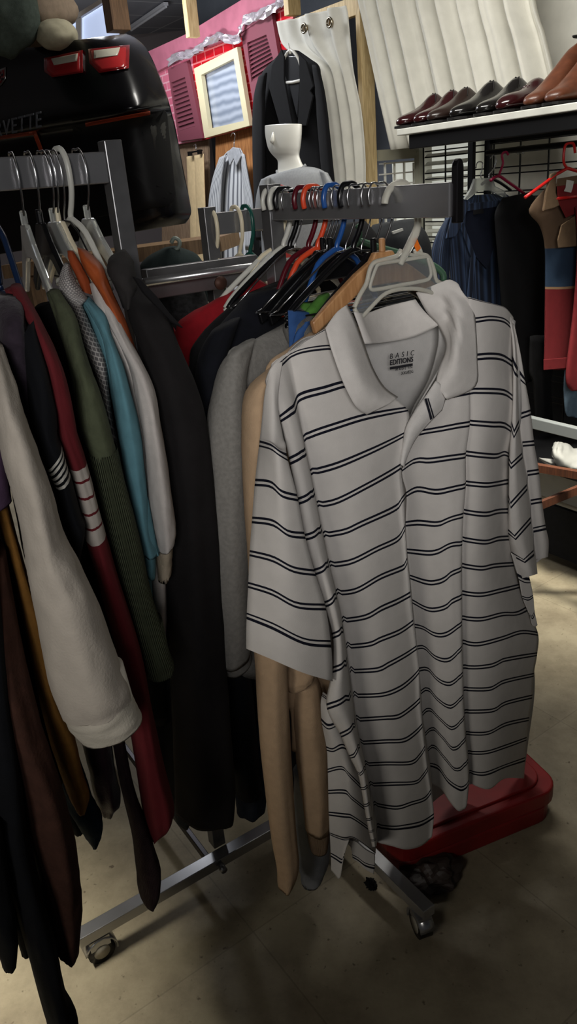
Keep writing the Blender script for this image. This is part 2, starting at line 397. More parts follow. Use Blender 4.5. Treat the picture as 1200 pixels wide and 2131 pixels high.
mb=MB().prism([UP(*p,2.70) for p in fi],-U*.01); mb.uv=[(p.dot(Wd),p.z) for p in mb.v]; struct(mb.build('window_pane',gm,wn))
# foil garland
gl=[(352,132),(367,121),(405,108),(455,76),(480,82),(501,77),(509,45),(547,31),(582,8),(600,-6)]
rows=[]
for i,p in enumerate(resample(gl,46)):
    c=UP(p.x,p.y,2.655); rr=[]
    for k in range(5):
        rr.append(c+Z*((k-2)*.014+random.uniform(-.008,.008))-U*(random.uniform(0,.035))+Wd*random.uniform(-.01,.01))
    rows.append(rr)
tag(solid(grid('foil_garland',rows,plain('silver_foil',(196,188,194),.22,.55,spec=.8),sub=1,smooth=False),.001),'crinkled silver foil strip along the top of the brick paper','garland')
# boards under the window
tag(pp(MB(),[(452,276),(531,252),(540,420),(452,420)],2.74,.018).build('osb_board',M_osb),'orange brown chipboard panel under the cream window','board')
tag(pp(MB(),[(340,300),(436,288),(440,600),(340,600)],2.76,.018).build('wall_board',M_board),'weathered grey brown board behind the hanging cream trousers','board')
# lit panel far behind
lm,nt,b=newmat('lit_panel'); b.inputs['Base Color'].default_value=lin((190,205,235)); b.inputs['Emission Color'].default_value=lin((196,212,246)); b.inputs['Emission Strength'].default_value=.75
wl=thing('window_2',None,None,WY(150,90,4.6)); struct(wl)
LY=4.6
def lit(poly,Y,t): return MB().prism([WY(x,y,Y) for x,y in poly],Vector((0,-t,0)))
struct(lit([(172,38),(246,-8),(250,130),(172,130)],LY,.01).build('window_pane',lm,wl))
struct(lit([(148,55),(160,46),(164,130),(148,130)],LY,.01).build('window_pane',lm,wl))
mb=MB()
for po in ([(138,58),(250,-14),(250,-24),(138,46)],[(160,44),(171,38),(171,130),(162,130)]): mb.prism([WY(x,y,LY-.02) for x,y in po],Vector((0,-.03,0)))
struct(mb.build('window_frame',plain('white_trim',(190,188,190),.5),wl))
# unlit batten light on the ceiling
bt=thing('ceiling_light','slim white batten light fixed to the grey ceiling tiles','ceiling light',(0,0,CZ))
a=FL(272,58,CZ-.035);b_=FL(345,8,CZ-.035)
MB().beam(a,b_,.05,.03).build('housing',plain('white_metal',(210,210,214),.4),bt)
MB().tube([a-Z*.025,b_-Z*.025],.011).build('tube',plain('milk_tube',(226,226,230),.3),bt)
# ------------------------------------------------------------------ curtains
M_curt=cloth('white_curtain',(206,204,194),.05,12,400,.3)
def curtain_rows(L,R,c,nf,amp,ncol,pw=1):
    rows=[]
    for (l,r_) in zip(L,R):
        a=UP(l[0],l[1],c); b_=UP(r_[0],r_[1],c); row=[]
        for k in range(ncol):
            t=k/(ncol-1); row.append(a.lerp(b_,t)-U*(amp*(math.sin(t*nf*2*math.pi+.6*math.sin(t*9))+.35*math.sin(t*nf*4.7*math.pi+1))))
        rows.append(row)
    return rows
ct=thing('curtain','wide white curtain in deep folds hanging behind the shoe shelf','curtain',UP(980,300,2.28))
L=[(748,-60),(754,0),(766,55),(779,115),(799,210),(822,312)]; R=[(1095,-100),(1108,0),(1117,40),(1126,65),(1140,120),(1170,250)]
solid(grid('panel',curtain_rows(L,R,2.29,8,.05,150),M_curt,ct,sub=4),.002)
gr=UP(793,3,2.25)
cg=thing('curtain','white curtain with metal eyelets draped beside the black blazer','curtain',UP(700,380,2.25))
L=[(578,46),(583,72),(590,92),(606,108),(634,122),(662,137),(672,175),(682,245),(690,310),(699,376),(704,430)]
R=[(717,11),(721,30),(723,52),(726,85),(729,118),(733,150),(740,185),(749,230),(755,290),(758,350),(757,420)]
solid(grid('panel',curtain_rows(L,R,2.22,2.6,.022,60),M_curt,cg,sub=4),.002)
M_ring=plain('eyelet_metal',(170,160,140),.25,1)
def ring(mb,c,R_,r,nrm,up=Z,n=20,m=8):
    x=nrm.cross(up).normalized(); y=x.cross(nrm).normalized(); v=[];f=[]
    for i in range(n):
        t=2*math.pi*i/n; d=x*math.cos(t)+y*math.sin(t)
        for j in range(m):
            s=2*math.pi*j/m; v.append(c+d*(R_+r*math.cos(s))+nrm*(r*math.sin(s)))
    for i in range(n):
        for j in range(m): f.append((i*m+j,((i+1)%n)*m+j,((i+1)%n)*m+(j+1)%m,i*m+(j+1)%m))
    return mb.add(v,f)
for x,y in ((632,59),(685,47)):
    c=UP(x,y,2.185); o=ring(MB(),c,.021,.006,U).build('eyelet',M_ring,cg,True)
    MB().tube([c+U*.008,c+U*.012],.02,16).build('eyelet_hole',plain('eyelet_dark',(120,96,62),.6),o)
# ------------------------------------------------------------------ black blazer, jacket, trousers on the wall
M_blz=cloth('black_wool',(13,13,16),.2,30); M_lin=plain('grey_lining',(40,41,44),.35)
bz=thing('blazer','black wool blazer hanging on a white hanger behind the mannequin','blazer',UP(605,105,2.12))
def WYc(c): return lambda x,y: UP(x,y,c).y
def cloft(name,rows,mat,par,c,**k):
    rr=[]
    for r in rows: rr.append((r[0],r[1],r[2],r[3],(UP(r[0],r[1],c).y,UP(r[2],r[3],c).y))+tuple(r[4:]))
    return loft(name,rr,mat,par,**k)
cloft('body',[(588,104,622,106,.02,.02),(566,128,645,122,.04,.04),(546,150,664,138,.06,.05),(541,185,668,170,.07,.06),(540,300,672,290,.08,.07),(540,430,680,430,.08,.07),(540,520,684,520,.08,.07)],M_blz,bz,2.12,wave=.12)
cloft('sleeve',[(537,160,556,152,.05,.04),(526,215,552,205,.05,.05),(525,320,552,320,.05,.05),(529,430,553,430,.05,.05),(533,500,555,500,.04,.04)],M_blz,bz,2.06,label='near left sleeve')
cloft('sleeve',[(648,136,664,140,.05,.04),(655,200,678,205,.05,.05),(664,310,690,312,.05,.05),(674,420,700,420,.05,.05)],M_blz,bz,2.06)
def flat(name,poly,c,t,mat,par,bulge=0,label=None):
    mb=MB(); pp(mb,poly,c,t); return bevel(mb.build(name,mat,par,label=label),t*.4)
flat('lining',[(593,117),(624,117),(625,170),(620,245),(606,190),(592,150)],2.058,.006,M_lin,bz,label='grey lining in the neck opening')
flat('lapel',[(588,102),(594,118),(594,165),(612,262),(585,262),(562,182),(568,135)],2.05,.010,M_blz,bz)
flat('lapel',[(617,104),(624,118),(626,170),(622,262),(640,262),(654,200),(648,190),(655,180),(640,128)],2.05,.010,M_blz,bz)
hg=thing('clothes_hanger','white plastic hanger in the neck of the black blazer','hanger',UP(605,105,2.05))
M_wp=plain('white_plastic',(214,212,204),.35)
mb=MB(); mb.tube([UP(599,92,2.1),UP(602,103,2.05),UP(604,112,2.05)],.006,smooth=3); mb.build('hook',M_wp,hg,True)
mb=MB(); mb.tube([UP(590,172,2.052),UP(590,135,2.052),UP(593,118,2.052),UP(604,104,2.052),UP(617,116,2.052),UP(625,135,2.052),UP(626,167,2.052),UP(590,172,2.052)],.008,smooth=2); mb.build('body',M_wp,hg,True)
# striped jacket
sj=thing('jacket','pale grey jacket with fine stripes hanging on the chipboard','jacket',UP(487,308,2.6))
sm,nt,b=newmat('pinstripe_grey'); tc=N(nt,'ShaderNodeTexCoord'); wv=N(nt,'ShaderNodeTexWave'); wv.bands_direction='X'; wv.inputs['Scale'].default_value=7; wv.inputs['Distortion'].default_value=.4
r=N(nt,'ShaderNodeValToRGB'); r.color_ramp.elements[0].position=.25; r.color_ramp.elements[1].position=.4; r.color_ramp.elements[0].color=lin((96,98,104)); r.color_ramp.elements[1].color=lin((184,186,188)); nt.links.new(tc.outputs['UV'],wv.inputs['Vector']); nt.links.new(wv.outputs['Fac'],r.inputs['Fac']); nt.links.new(r.outputs['Color'],b.inputs['Base Color']); b.inputs['Roughness'].default_value=.9
cloft('body',[(474,314,500,308,.02,.01),(462,330,508,326,.05,.02),(452,370,512,368,.08,.04),(446,430,514,430,.09,.04),(440,560,520,560,.09,.04),(440,640,522,640,.09,.04)],sm,sj,2.6,wave=.25)
cloft('sleeve',[(456,328,470,322,.04,.04),(441,375,463,370,.05,.05),(433,430,460,430,.05,.05),(432,520,458,520,.05,.04)],sm,sj,2.54)
cloft('sleeve',[(500,318,510,322,.04,.04),(504,375,520,378,.05,.05),(508,430,528,430,.05,.05),(510,520,528,520,.05,.04)],sm,sj,2.54)
flat('collar',[(474,318),(486,306),(499,308),(504,325),(494,345),(488,330),(480,345)],2.53,.012,cloth('jacket_collar',(150,152,156)),sj)
hg=thing('clothes_hanger','thin wire hanger holding the pale striped jacket on the chipboard','hanger',UP(487,300,2.6))
MB().tube([UP(480,284,2.62),UP(484,277,2.6),UP(489,281,2.6),UP(487,296,2.6),UP(487,310,2.58)],.003,smooth=4).build('hook',M_chrome,hg,True)
MB().tube([UP(470,322,2.57),UP(487,310,2.57),UP(504,322,2.57)],.004,smooth=3).build('body',M_chrome,hg,True)
tr=thing('trousers','cream trousers hanging by clips from the grey brown board','trousers',UP(408,322,2.65))
M_cream=cloth('cream_cotton',(206,182,140),.06,30)
cloft('leg',[(388,326,407,323,.03,.02),(390,380,411,378,.04,.02),(394,440,415,440,.04,.02),(398,560,418,560,.04,.02)],M_cream,tr,2.66)
cloft('leg',[(404,324,424,320,.03,.02),(406,380,426,376,.04,.02),(408,440,428,440,.04,.02),(410,560,430,560,.04,.02)],M_cream,tr,2.645)
hg=thing('clip_hanger','black clip hanger gripping the cream trousers','hanger',UP(408,310,2.65))
MB().tube([UP(402,304,2.68),UP(407,300,2.66),UP(408,312,2.65)],.003,smooth=3).build('hook',M_chrome,hg,True)
MB().beam(UP(392,318,2.65),UP(420,313,2.65),.012,.012).build('bar',M_black,hg)
for x,y in ((395,320),(415,316)): MB().box(UP(x,y,2.62),(.03,.03,.035)).build('clip',M_black,hg)
# ------------------------------------------------------------------ mannequin
def ellrings(rings,n=32):
    v=[];f=[]
    for (c,rx,ry,ang) in rings:
        for k in range(n):
            t=2*math.pi*k/n; x=rx*math.cos(t); y=ry*math.sin(t); v.append(Vector(c)+Vector((x*math.cos(ang)-y*math.sin(ang),x*math.sin(ang)+y*math.cos(ang),0)))
    for i in range(len(rings)-1):
        for k in range(n): f.append((i*n+k,i*n+(k+1)%n,(i+1)*n+(k+1)%n,(i+1)*n+k))
    f.append(tuple(range(n-1,-1,-1))); f.append(tuple((len(rings)-1)*n+k for k in range(n)))
    return v,f
MC=1.95
mq=thing('mannequin','glossy white half head mannequin wearing a grey t-shirt','mannequin',UP(610,420,MC))
M_mq=plain('mannequin_white',(244,243,234),.35,coat=.2)
MC=2.3/KW
def mqc(x,y): return UP(x,y,MC)
cloft('head',[(551,262,628,259,.085,.075),(551,275,628,272,.088,.08),(553,290,627,288,.086,.08),(557,307,625,306,.078,.075),(563,318,623,318,.066,.068),(570,326,623,325,.055,.062),(577,334,625,332,.05,.055),(578,346,630,343,.05,.055),(577,358,638,352,.055,.06),(574,372,648,362,.07,.07)],M_mq,mq,MC,nz=0,hollow=False)
VD=Vector((CAM.x-mqc(590,300).x,CAM.y-mqc(590,300).y,0)).normalized()
v,f=ellrings([(mqc(568,299)+VD*.062,.010,.012,0),(mqc(568,294)+VD*.066,.015,.02,0),(mqc(569,287)+VD*.066,.011,.016,0),(mqc(570,277)+VD*.066,.007,.010,0)],16); mk('nose',v,f,M_mq,mq,None,True)
M_gt=cloth('grey_marl',(150,152,154),.06,90)
cloft('shirt_body',[(577,360,632,346,.07,.06),(558,366,660,350,.09,.08),(543,378,680,364,.11,.10),(540,410,686,402,.13,.12),(543,480,682,475,.13,.12),(546,560,680,560,.13,.12),(550,640,676,640,.13,.12)],M_gt,mq,MC,wave=.04)
cloft('shirt_sleeve',[(543,373,562,368,.06,.06),(534,402,560,404,.07,.07),(529,450,556,450,.07,.07),(529,480,556,480,.06,.06)],M_gt,mq,MC-.04)
cloft('shirt_sleeve',[(664,354,682,360,.06,.06),(672,392,697,392,.07,.07),(676,440,702,440,.07,.07)],M_gt,mq,MC-.02)
nk=[]
MB().tube([mqc(576,356)+VD*.02,mqc(580,368)+VD*.05,mqc(592,371)+VD*.072,mqc(608,365)+VD*.075,mqc(624,354)+VD*.06,mqc(636,343)+VD*.02],.007,smooth=4).build('neckband',M_gt,mq,True)
m_print=plain('red_print',(196,66,60),.8)
o=flat('chest_print',[(570,392),(585,384),(600,388),(608,404),(570,406)],MC-.088,.004,m_print,mq,label='red print on the chest')
flat('chest_print',[(560,528),(640,520),(640,536),(560,545)],MC-.125,.004,m_print,mq,label='red print on the shirt front')
# ------------------------------------------------------------------ shoe shelf unit on the right
SHC=1.87
ZT=UP(1010,241,SHC).z                     # top of the shelf board
s_far=S(825,277,SHC); s_near=s_far-2.6
su=thing('shelf_unit','black steel shelf unit with a white top board holding the row of shoes','shelf unit',Q(SHC+.2,s_far-.5,0))
bevel(MB().box(Q(SHC+.2,(s_far+s_near)/2,ZT-.0125),(.52,s_far-s_near,.025)).build('shelf_board',M_white,su),.003)
s_f2=S(846,292,SHC)
bevel(MB().box(Q(SHC+.02,(s_f2+s_near)/2,ZT-.055),(.03,s_f2-s_near,.055)).build('front_rail',M_black,su),.003)
MB().box(Q(SHC+.38,(s_f2+s_near)/2,ZT-.055),(.03,s_f2-s_near,.055)).build('back_rail',M_black,su)
sp=S(981,330,SHC+.03)
for c,s in ((SHC+.34,S(981,330,SHC+.34)),(SHC+.36,S(1016,310,SHC+.36)),(SHC+.02,s_near+.1),(SHC+.36,s_near+.1)):
    MB().box(Q(c,s,(ZT-.03)/2),(.02,.03,ZT-.03)).build('post',M_black,su)
# low grey shelf with wrapped things
zl=UP(1155,893,SHC).z; zl2=UP(1160,975,SHC+.08).z
bevel(MB().box(Q(SHC+.01,(sp+s_near)/2,zl),(.03,sp-s_near,.045)).build('lower_rail',plain('grey_steel',(112,116,116),.5),su),.003)
zl3=UP(1175,966,2.0).z-.012
MB().box(Q(SHC+.22,(sp+s_near)/2-.1,zl3),(.40,sp-s_near,.02)).build('lower_shelf',M_black,su)
M_rail=plain('dark_rail',(26,26,28),.35,.8)
ZR=UP(1012,318,2.09).z
MB().tube([Q(2.09,sp+.15,ZR),Q(2.09,s_near,ZR)],.012).build('hanging_rail',M_rail,su,True)
# grid wall
gw=thing('grid_panel','black wire grid panel fixed behind the hanging shirts','grid panel',Q(2.36,sp,0))
mb=MB(); sg0=S(884,330,2.36); sg1=sg0-2.6
z=ZT-.08; k=0
while z>.55:
    mb.beam(Q(2.36,sg0,z),Q(2.36,sg1,z),.006,.006); mb.beam(Q(2.36,sg0,z-.028),Q(2.36,sg1,z-.028),.006,.006); z-=.105
mb.build('horizontal_wires',M_black,gw)
mb=MB(); s=sg0
while s>sg1: mb.beam(Q(2.352,s,ZT-.05),Q(2.352,s,.5),.006,.006,Wd); s-=.16
mb.build('vertical_wires',M_black,gw)
hk=UP(1083,312,2.345); o=thing('display_hook','small clear display hook clipped on the black wire grid','hook',hk)
M_clear=plain('clear_plastic',(225,228,224),.12,trans=.75,ior=1.3)
MB().box(hk,(.012,.03,.035)).build('clip',M_clear,o); MB().tube([hk-U*.006,hk-U*.03-Z*.01,hk-U*.034+Z*.008],.004).build('prong',M_clear,o,True)
# grey door frame and white blinds behind the grid
df=thing('screen_frame','grey timber frame with white lattice behind the black wire grid','screen',UP(840,480,2.42))
M_gf=plain('sage_frame',(150,150,136),.6)
M_glow,nt,b=newmat('added_glow'); b.inputs['Base Color'].default_value=lin((200,204,200)); b.inputs['Emission Color'].default_value=lin((214,216,206)); b.inputs['Emission Strength'].default_value=.55  # glowing backings added behind lattice and blind to brighten them
mb=MB(); pp(mb,[(791,312),(874,306),(874,328),(791,335)],2.42,.03); pp(mb,[(870,328),(880,306),(886,640),(876,640)],2.42,.03); mb.build('frame',M_gf,df)
mb=MB()
for k in range(7): pp(mb,[(790,340+k*22),(872,333+k*22),(872,336+k*22),(790,343+k*22)],2.43,.008)
for k in range(4): pp(mb,[(800+k*20,338),(803+k*20,338),(806+k*20,520),(803+k*20,520)],2.435,.008)
mb.build('lattice',M_white,df)
pp(MB(),[(818,338),(870,334),(874,520),(824,520)],2.46,.01).build('glow_backing',M_glow,df)
bl=thing('window_blind','white slatted blind glimpsed through the black wire grid','blind',UP(930,480,2.44))
mb=MB()
a=UP(886,300,2.45);b_=UP(972,290,2.45)
for k in range(13): mb.box(Q(2.44,(S(886,330,2.44)+S(974,330,2.44))/2,ZT-.10-k*.038),(.03,S(886,330,2.44)-S(974,330,2.44),.004),(( U+Z*.7).normalized(),Wd,(Z-U*.7).normalized()))
mb.build('slats',M_white,bl)
MB().box(Q(2.475,(S(886,330,2.44)+S(974,330,2.44))/2,ZT-.33),(.006,S(886,330,2.44)-S(974,330,2.44),.56)).build('glow_backing',M_glow,bl)
# ------------------------------------------------------------------ shoes
def shoe(name,label,mat,smat,s,kind='oxford',grp=None,sc=1.22,c0=0.0,yaw=0):
    t=thing(name,label,'boot' if kind=='boot' else 'shoe',Q(SHC+.03,s,ZT),'shoes in a row on the shelf')
    X=(-U*math.cos(yaw)+Wd*math.sin(yaw)); Yx=Z.cross(X); O=Q(SHC+.008,s,ZT)-X*.30*sc      # toe points to the aisle
    if kind=='oxford': P=[(0,.024,.066),(.012,.031,.074),(.05,.034,.068),(.09,.034,.072),(.118,.035,.092),(.14,.037,.084),(.17,.041,.068),(.205,.044,.055),(.24,.042,.046),(.268,.035,.040),(.285,.024,.033),(.294,.010,.026)]
    elif kind=='loafer': P=[(0,.024,.064),(.012,.031,.070),(.05,.034,.06),(.09,.034,.058),(.118,.036,.080),(.14,.038,.078),(.17,.041,.064),(.205,.043,.056),(.24,.042,.052),(.268,.036,.046),(.285,.026,.036),(.294,.012,.026)]
    else: P=[(-.005,.028,.19),(.012,.034,.20),(.05,.036,.19),(.085,.036,.172),(.105,.036,.165),(.13,.038,.145),(.165,.041,.112),(.205,.044,.078),(.24,.042,.054),(.268,.036,.046),(.285,.026,.038),(.294,.012,.028)]
    if kind!='boot': P=[(x,w,.012+(h-.012)*(1.3 if x<.15 else 1.18)) for x,w,h in P]
    n=18; v=[];f=[]
    for x,hw,h in P:
        for k in range(n):
            th=2*math.pi*k/n; cy,cz=math.cos(th),math.sin(th)
            yy=hw*math.copysign(abs(cy)**.75,cy)*(1-.25*max(cz,0)); zz_=.012+(h-.012)*(.5+.5*math.copysign(abs(cz)**.7,cz))
            v.append(O+(X*x+Yx*yy+Z*zz_)*sc)
    m=len(P)
    for i in range(m-1):
        for k in range(n): f.append((i*n+k,i*n+(k+1)%n,(i+1)*n+(k+1)%n,(i+1)*n+k))
    f.append(tuple(range(n-1,-1,-1))); f.append(tuple((m-1)*n+k for k in range(n)))
    o=mk('upper',v,f,mat,t,None,True); md=o.modifiers.new('s','SUBSURF'); md.levels=1; md.render_levels=1
    ol=[]
    for x,hw,h in P: ol.append((x,hw+.003))
    poly=[O+(X*(x+(.004 if x>.28 else 0))+Yx*w)*sc for x,w in ol]+[O+(X*(x+(.004 if x>.28 else 0))-Yx*w)*sc for x,w in reversed(ol)]
    MB().prism([p+Z*.004*sc for p in poly],Z*.007*sc).build('sole',smat,t)
    hp=[O+(X*x+Yx*w)*sc for x,w in ol[:4]]+[O+(X*x-Yx*w)*sc for x,w in reversed(ol[:4])]
    MB().prism(hp,Z*.007*sc).build('heel',smat,t)
    # opening
    top=.2 if kind=='boot' else .084
    c=O+(X*.055+Z*(top-.012))*sc; vv,ff=ellrings([(c,.02*sc,.045*sc,0),(c+Z*.006,.022*sc,.047*sc,0)],18)
    ax=Matrix((X,Yx,Z)).transposed()
    vv=[c+X*((p-c).y)+Yx*((p-c).x)+Z*(p-c).z for p in vv]
    mk('opening',vv,ff,plain('shoe_lining',(14,11,10),.9),t)
    if kind=='oxford':
        lb=MB()
        for k in range(4):
            x=.125+k*.014; h=.107-k*.0105
            lb.tube([O+(X*x-Yx*.016+Z*(h-.006))*sc,O+(X*(x+.004)+Z*(h+.003))*sc,O+(X*(x+.008)+Yx*.016+Z*(h-.006))*sc],.0016,6,smooth=2)
        lb.tube([O+(X*.122+Z*.104)*sc,O+(X*.135+Yx*.02+Z*.108)*sc,O+(X*.15+Yx*.034+Z*.08)*sc],.0016,6,smooth=3)
        lb.build('laces',plain('lace_black',(20,16,14),.8),t,True)
    if kind=='loafer':
        tb=MB(); tb.tube([O+(X*.15-Yx*.036+Z*.05)*sc,O+(X*.16+Z*.078)*sc,O+(X*.15+Yx*.036+Z*.05)*sc],.004,6,smooth=4)
        for k in (-1,1): tb.tube([O+(X*.16+Yx*.004*k+Z*.078)*sc,O+(X*.178+Yx*.008*k+Z*.071)*sc],[.003,.005],6)
        tb.build('tassel_band',mat,t,True)
    return t
M_ox=plain('oxblood_leather',(44,14,16),.18,coat=.5); M_blk=plain('black_leather',(20,18,17),.2,coat=.4); M_dbr=plain('dark_brown_leather',(38,26,22),.3,coat=.2); M_tan=plain('tan_leather',(88,48,29),.4,coat=.2,var=.2,scale=30)
M_sole=plain('shoe_sole',(16,14,13),.5)
tx=lambda x,y: S(x,y,SHC+.03)
shoe('dress_shoe','oxblood dress shoe at the far left end of the shelf',M_ox,M_sole,tx(836,262))
shoe('dress_shoe','oxblood lace-up shoe, second from the far end of the shelf',M_ox,M_sole,tx(872,256))
shoe('dress_shoe','dull dark brown lace-up shoe, third from the far end of the shelf',M_dbr,M_sole,tx(900,250))
shoe('dress_shoe','wide black lace-up shoe, fourth from the far end of the shelf',M_blk,M_sole,tx(948,243),sc=1.28)
shoe('dress_shoe','black shoe tucked against the oxblood tasselled loafer',M_blk,M_sole,tx(1003,236))
shoe('loafer','glossy oxblood loafer with tassel beside the tan boots',M_ox,M_sole,tx(1046,226),'loafer')
shoe('boot','tan brown leather boot beside the oxblood loafer',M_tan,M_sole,tx(1105,214),'boot')
shoe('boot','tan brown leather boot at the right edge of the picture',M_tan,M_sole,tx(1150,205),'boot')
# ------------------------------------------------------------------ hanging garments on the right rail (they face down the rail)
def vP(x,y,P0): return PL(x,y,P0,V)
def vloft(name,rows,mat,par,P0,**k):
    rr=[(r[0],r[1],r[2],r[3],(vP(r[0],r[1],P0).y,vP(r[2],r[3],P0).y))+tuple(r[4:]) for r in rows]; return loft(name,rr,mat,par,**k)
def vflat(name,poly,P0,t,mat,par,label=None):
    return bevel(MB().prism([vP(x,y,P0) for x,y in poly],V*t).build(name,mat,par,label=label),t*.4)
bm,nt,b=newmat('blue_stripe_cloth'); tc=N(nt,'ShaderNodeTexCoord'); sx=N(nt,'ShaderNodeSeparateXYZ'); nt.links.new(tc.outputs['UV'],sx.inputs[0])
nx=N(nt,'ShaderNodeTexNoise',noise_dimensions='1D'); nx.inputs['Scale'].default_value=60; nt.links.new(sx.outputs['X'],nx.inputs['W'])
r=N(nt,'ShaderNodeValToRGB'); r.color_ramp.elements[0].position=.42; r.color_ramp.elements[1].position=.64; r.color_ramp.elements[0].color=lin((15,23,40)); r.color_ramp.elements[1].color=lin((52,70,100)); nt.links.new(nx.outputs['Fac'],r.inputs['Fac']); nt.links.new(r.outputs['Color'],b.inputs['Base Color']); b.inputs['Roughness'].default_value=.8
P1=UP(1010,400,2.09)
bs=thing('button_shirt','navy shirt with fine vertical stripes on a clear hanger under the shoe shelf','shirt',P1)
M_navyin=cloth('navy_inside',(14,20,36),.1)
vloft('body',[(960,408,1050,402,.02,.02),(930,446,1090,430,.04,.04),(926,470,1092,450,.05,.05),(935,560,1085,545,.05,.05),(945,700,1085,690,.05,.05),(950,800,1090,790,.05,.05)],bm,bs,P1,wave=.35,wk=7)
vloft('sleeve',[(1062,446,1096,428,.04,.02),(1060,470,1104,455,.05,.03),(1045,545,1108,530,.05,.03),(1052,600,1108,590,.05,.03),(1070,680,1112,672,.04,.03),(1087,750,1115,742,.035,.03)],bm,bs,P1+V*.05,wave=.3)
vloft('sleeve',[(925,458,940,448,.04,.02),(903,500,938,490,.04,.03),(892,560,935,555,.04,.03),(896,640,936,640,.04,.03),(900,730,936,730,.04,.03)],bm,bs,P1+V*.03,wave=.3)
vflat('inner_back',[(968,428),(1046,420),(1040,470),(1012,560),(985,530),(968,470)],P1+V*.062,.002,M_navyin,bs)
vflat('collar',[(956,411),(975,420),(958,470),(945,493),(925,497),(940,440)],P1+V*.075,.008,bm,bs)
vflat('collar',[(1046,405),(1060,410),(1096,426),(1066,442),(1056,470),(1040,430)],P1+V*.075,.008,bm,bs)
vflat('yoke',[(970,424),(1044,416),(1046,428),(968,440)],P1+V*.066,.003,bm,bs)
vflat('front_placket',[(955,470),(962,462),(988,534),(978,640),(968,640),(978,535)],P1+V*.07,.006,bm,bs)
o=vflat('neck_label',[(983,437),(1004,434),(1005,444),(984,447)],P1+V*.066,.003,plain('label_black',(16,16,20),.8),bs,'small black neck label')
def clear_hanger(P0,neck,arms,label,hookpts,name='clothes_hanger',mat=None,grp=None,plane=vP,dirn=V,t=.012):
    h=thing(name,label,'hanger',P0,grp)
    MB().tube([plane(x,y,P0) for x,y in hookpts],.0022,8,smooth=4).build('hook',M_chrome,h,True)
    MB().prism([plane(x,y,P0) for x,y in arms],dirn*t).build('body',mat or M_clear,h)
    return h
clear_hanger(P1+V*.075,None,[(984,372),(1020,370),(1026,388),(1046,398),(1050,412),(1040,408),(1015,396),(990,398),(968,416),(962,415),(976,394)],'clear plastic hanger holding the navy striped shirt',[(990,350),(993,338),(1003,338),(1003,350),(1000,362),(1001,374)])
bk=thing('jacket','black garment hanging between the navy striped shirt and the rugby shirt','jacket',UP(1110,430,2.09))
P2=UP(1075,400,2.09)
M_bk=cloth('black_fleece',(9,9,11),.2)
vloft('body',[(1045,412,1100,400,.02,.02),(1030,440,1128,424,.05,.03),(1030,480,1134,450,.05,.04),(1040,600,1134,590,.05,.04),(1050,740,1136,730,.05,.04),(1054,800,1138,780,.05,.04)],M_bk,bk,P2,wave=.2)
mb=MB();P2b=P2+V*.03
hg=thing('clothes_hanger','dark pink plastic hanger holding the black garment','hanger',P2)
M_pk=plain('pink_plastic',(128,22,54),.25)
MB().tube([vP(x,y,P2) for x,y in ((1057,322),(1052,316),(1044,322),(1046,340),(1040,358),(1036,368))],.005,smooth=4).build('hook',M_pk,hg,True)
MB().tube([vP(x,y,P2b) for x,y in ((1020,376),(1036,366),(1056,378),(1090,402))],.006,smooth=3).build('body',M_pk,hg,True)
hg=thing('clothes_hanger','black hanger with a bare metal hook beside the dark pink hanger','hanger',UP(1030,350,2.09))
P2c=UP(1030,350,2.09)
MB().tube([vP(x,y,P2c) for x,y in ((1020,330),(1026,322),(1032,332),(1028,350),(1018,362),(1017,374))],.0025,smooth=4).build('hook',M_chrome,hg,True)
MB().tube([vP(x,y,P2c) for x,y in ((1000,384),(1018,372),(1040,380),(1062,396))],.006,smooth=2).build('body',M_black,hg,True)
# rugby shirt
P3=UP(1180,385,2.09)
rm=bands('rugby_bands',(104,84,66),[(.40,(44,62,84)),(.60,(150,120,90)),(.612,(106,30,34))])
rs=thing('rugby_shirt','brown, blue and red colour-block rugby shirt on a red hanger','shirt',P3)
vloft('body',[(1140,385,1225,372,.02,.02),(1100,436,1290,400,.05,.04),(1122,470,1290,450,.06,.04),(1133,516,1290,500,.06,.04),(1133,598,1290,585,.06,.04),(1132,700,1285,690,.06,.04),(1130,765,1280,760,.06,.04)],rm,rs,P3,wave=.22,wk=6,vs=[0,.1,.22,.40,.606,.85,1.0])
M_rred=cloth('rugby_red',(108,31,35),.08); M_rbr=cloth('rugby_brown',(106,86,66),.08)
vloft('sleeve',[(1196,430,1250,420,.03,.03),(1200,520,1260,515,.04,.03),(1192,640,1262,640,.04,.03),(1176,780,1240,770,.04,.03),(1186,812,1240,806,.035,.03)],M_rred,rs,P3+V*.09,wave=.2)
vflat('hem_band',[(1130,748),(1200,742),(1200,764),(1130,770)],P3+V*.062,.004,M_rred,rs)
vflat('inner_back',[(1158,384),(1230,372),(1230,430),(1176,453),(1160,420)],P3+V*.066,.003,cloth('rugby_inside',(120,36,38),.05),rs)
vflat('neck_tape',[(1158,372),(1230,360),(1230,378),(1156,388)],P3+V*.07,.004,M_rbr,rs)
vflat('collar',[(1142,362),(1154,358),(1152,400),(1160,428),(1148,434),(1126,440),(1132,400)],P3+V*.08,.01,M_rbr,rs)
vflat('placket',[(1166,468),(1200,445),(1200,512),(1160,516),(1158,500)],P3+V*.072,.006,M_rbr,rs)
vflat('neck_label',[(1178,374),(1193,377),(1190,392),(1187,401),(1172,398),(1176,390)],P3+V*.074,.002,M_white,rs,'white neck label')
hg=thing('clothes_hanger','bright red plastic hanger holding the colour-block rugby shirt','hanger',P3)
M_red=plain('red_plastic',(186,28,26),.3)
PH=P3+V*.085
MB().tube([vP(x,y,PH) for x,y in ((1196,318),(1193,300),(1184,298),(1175,304),(1172,330),(1174,342),(1179,349))],.005,smooth=4).build('hook',M_red,hg,True)
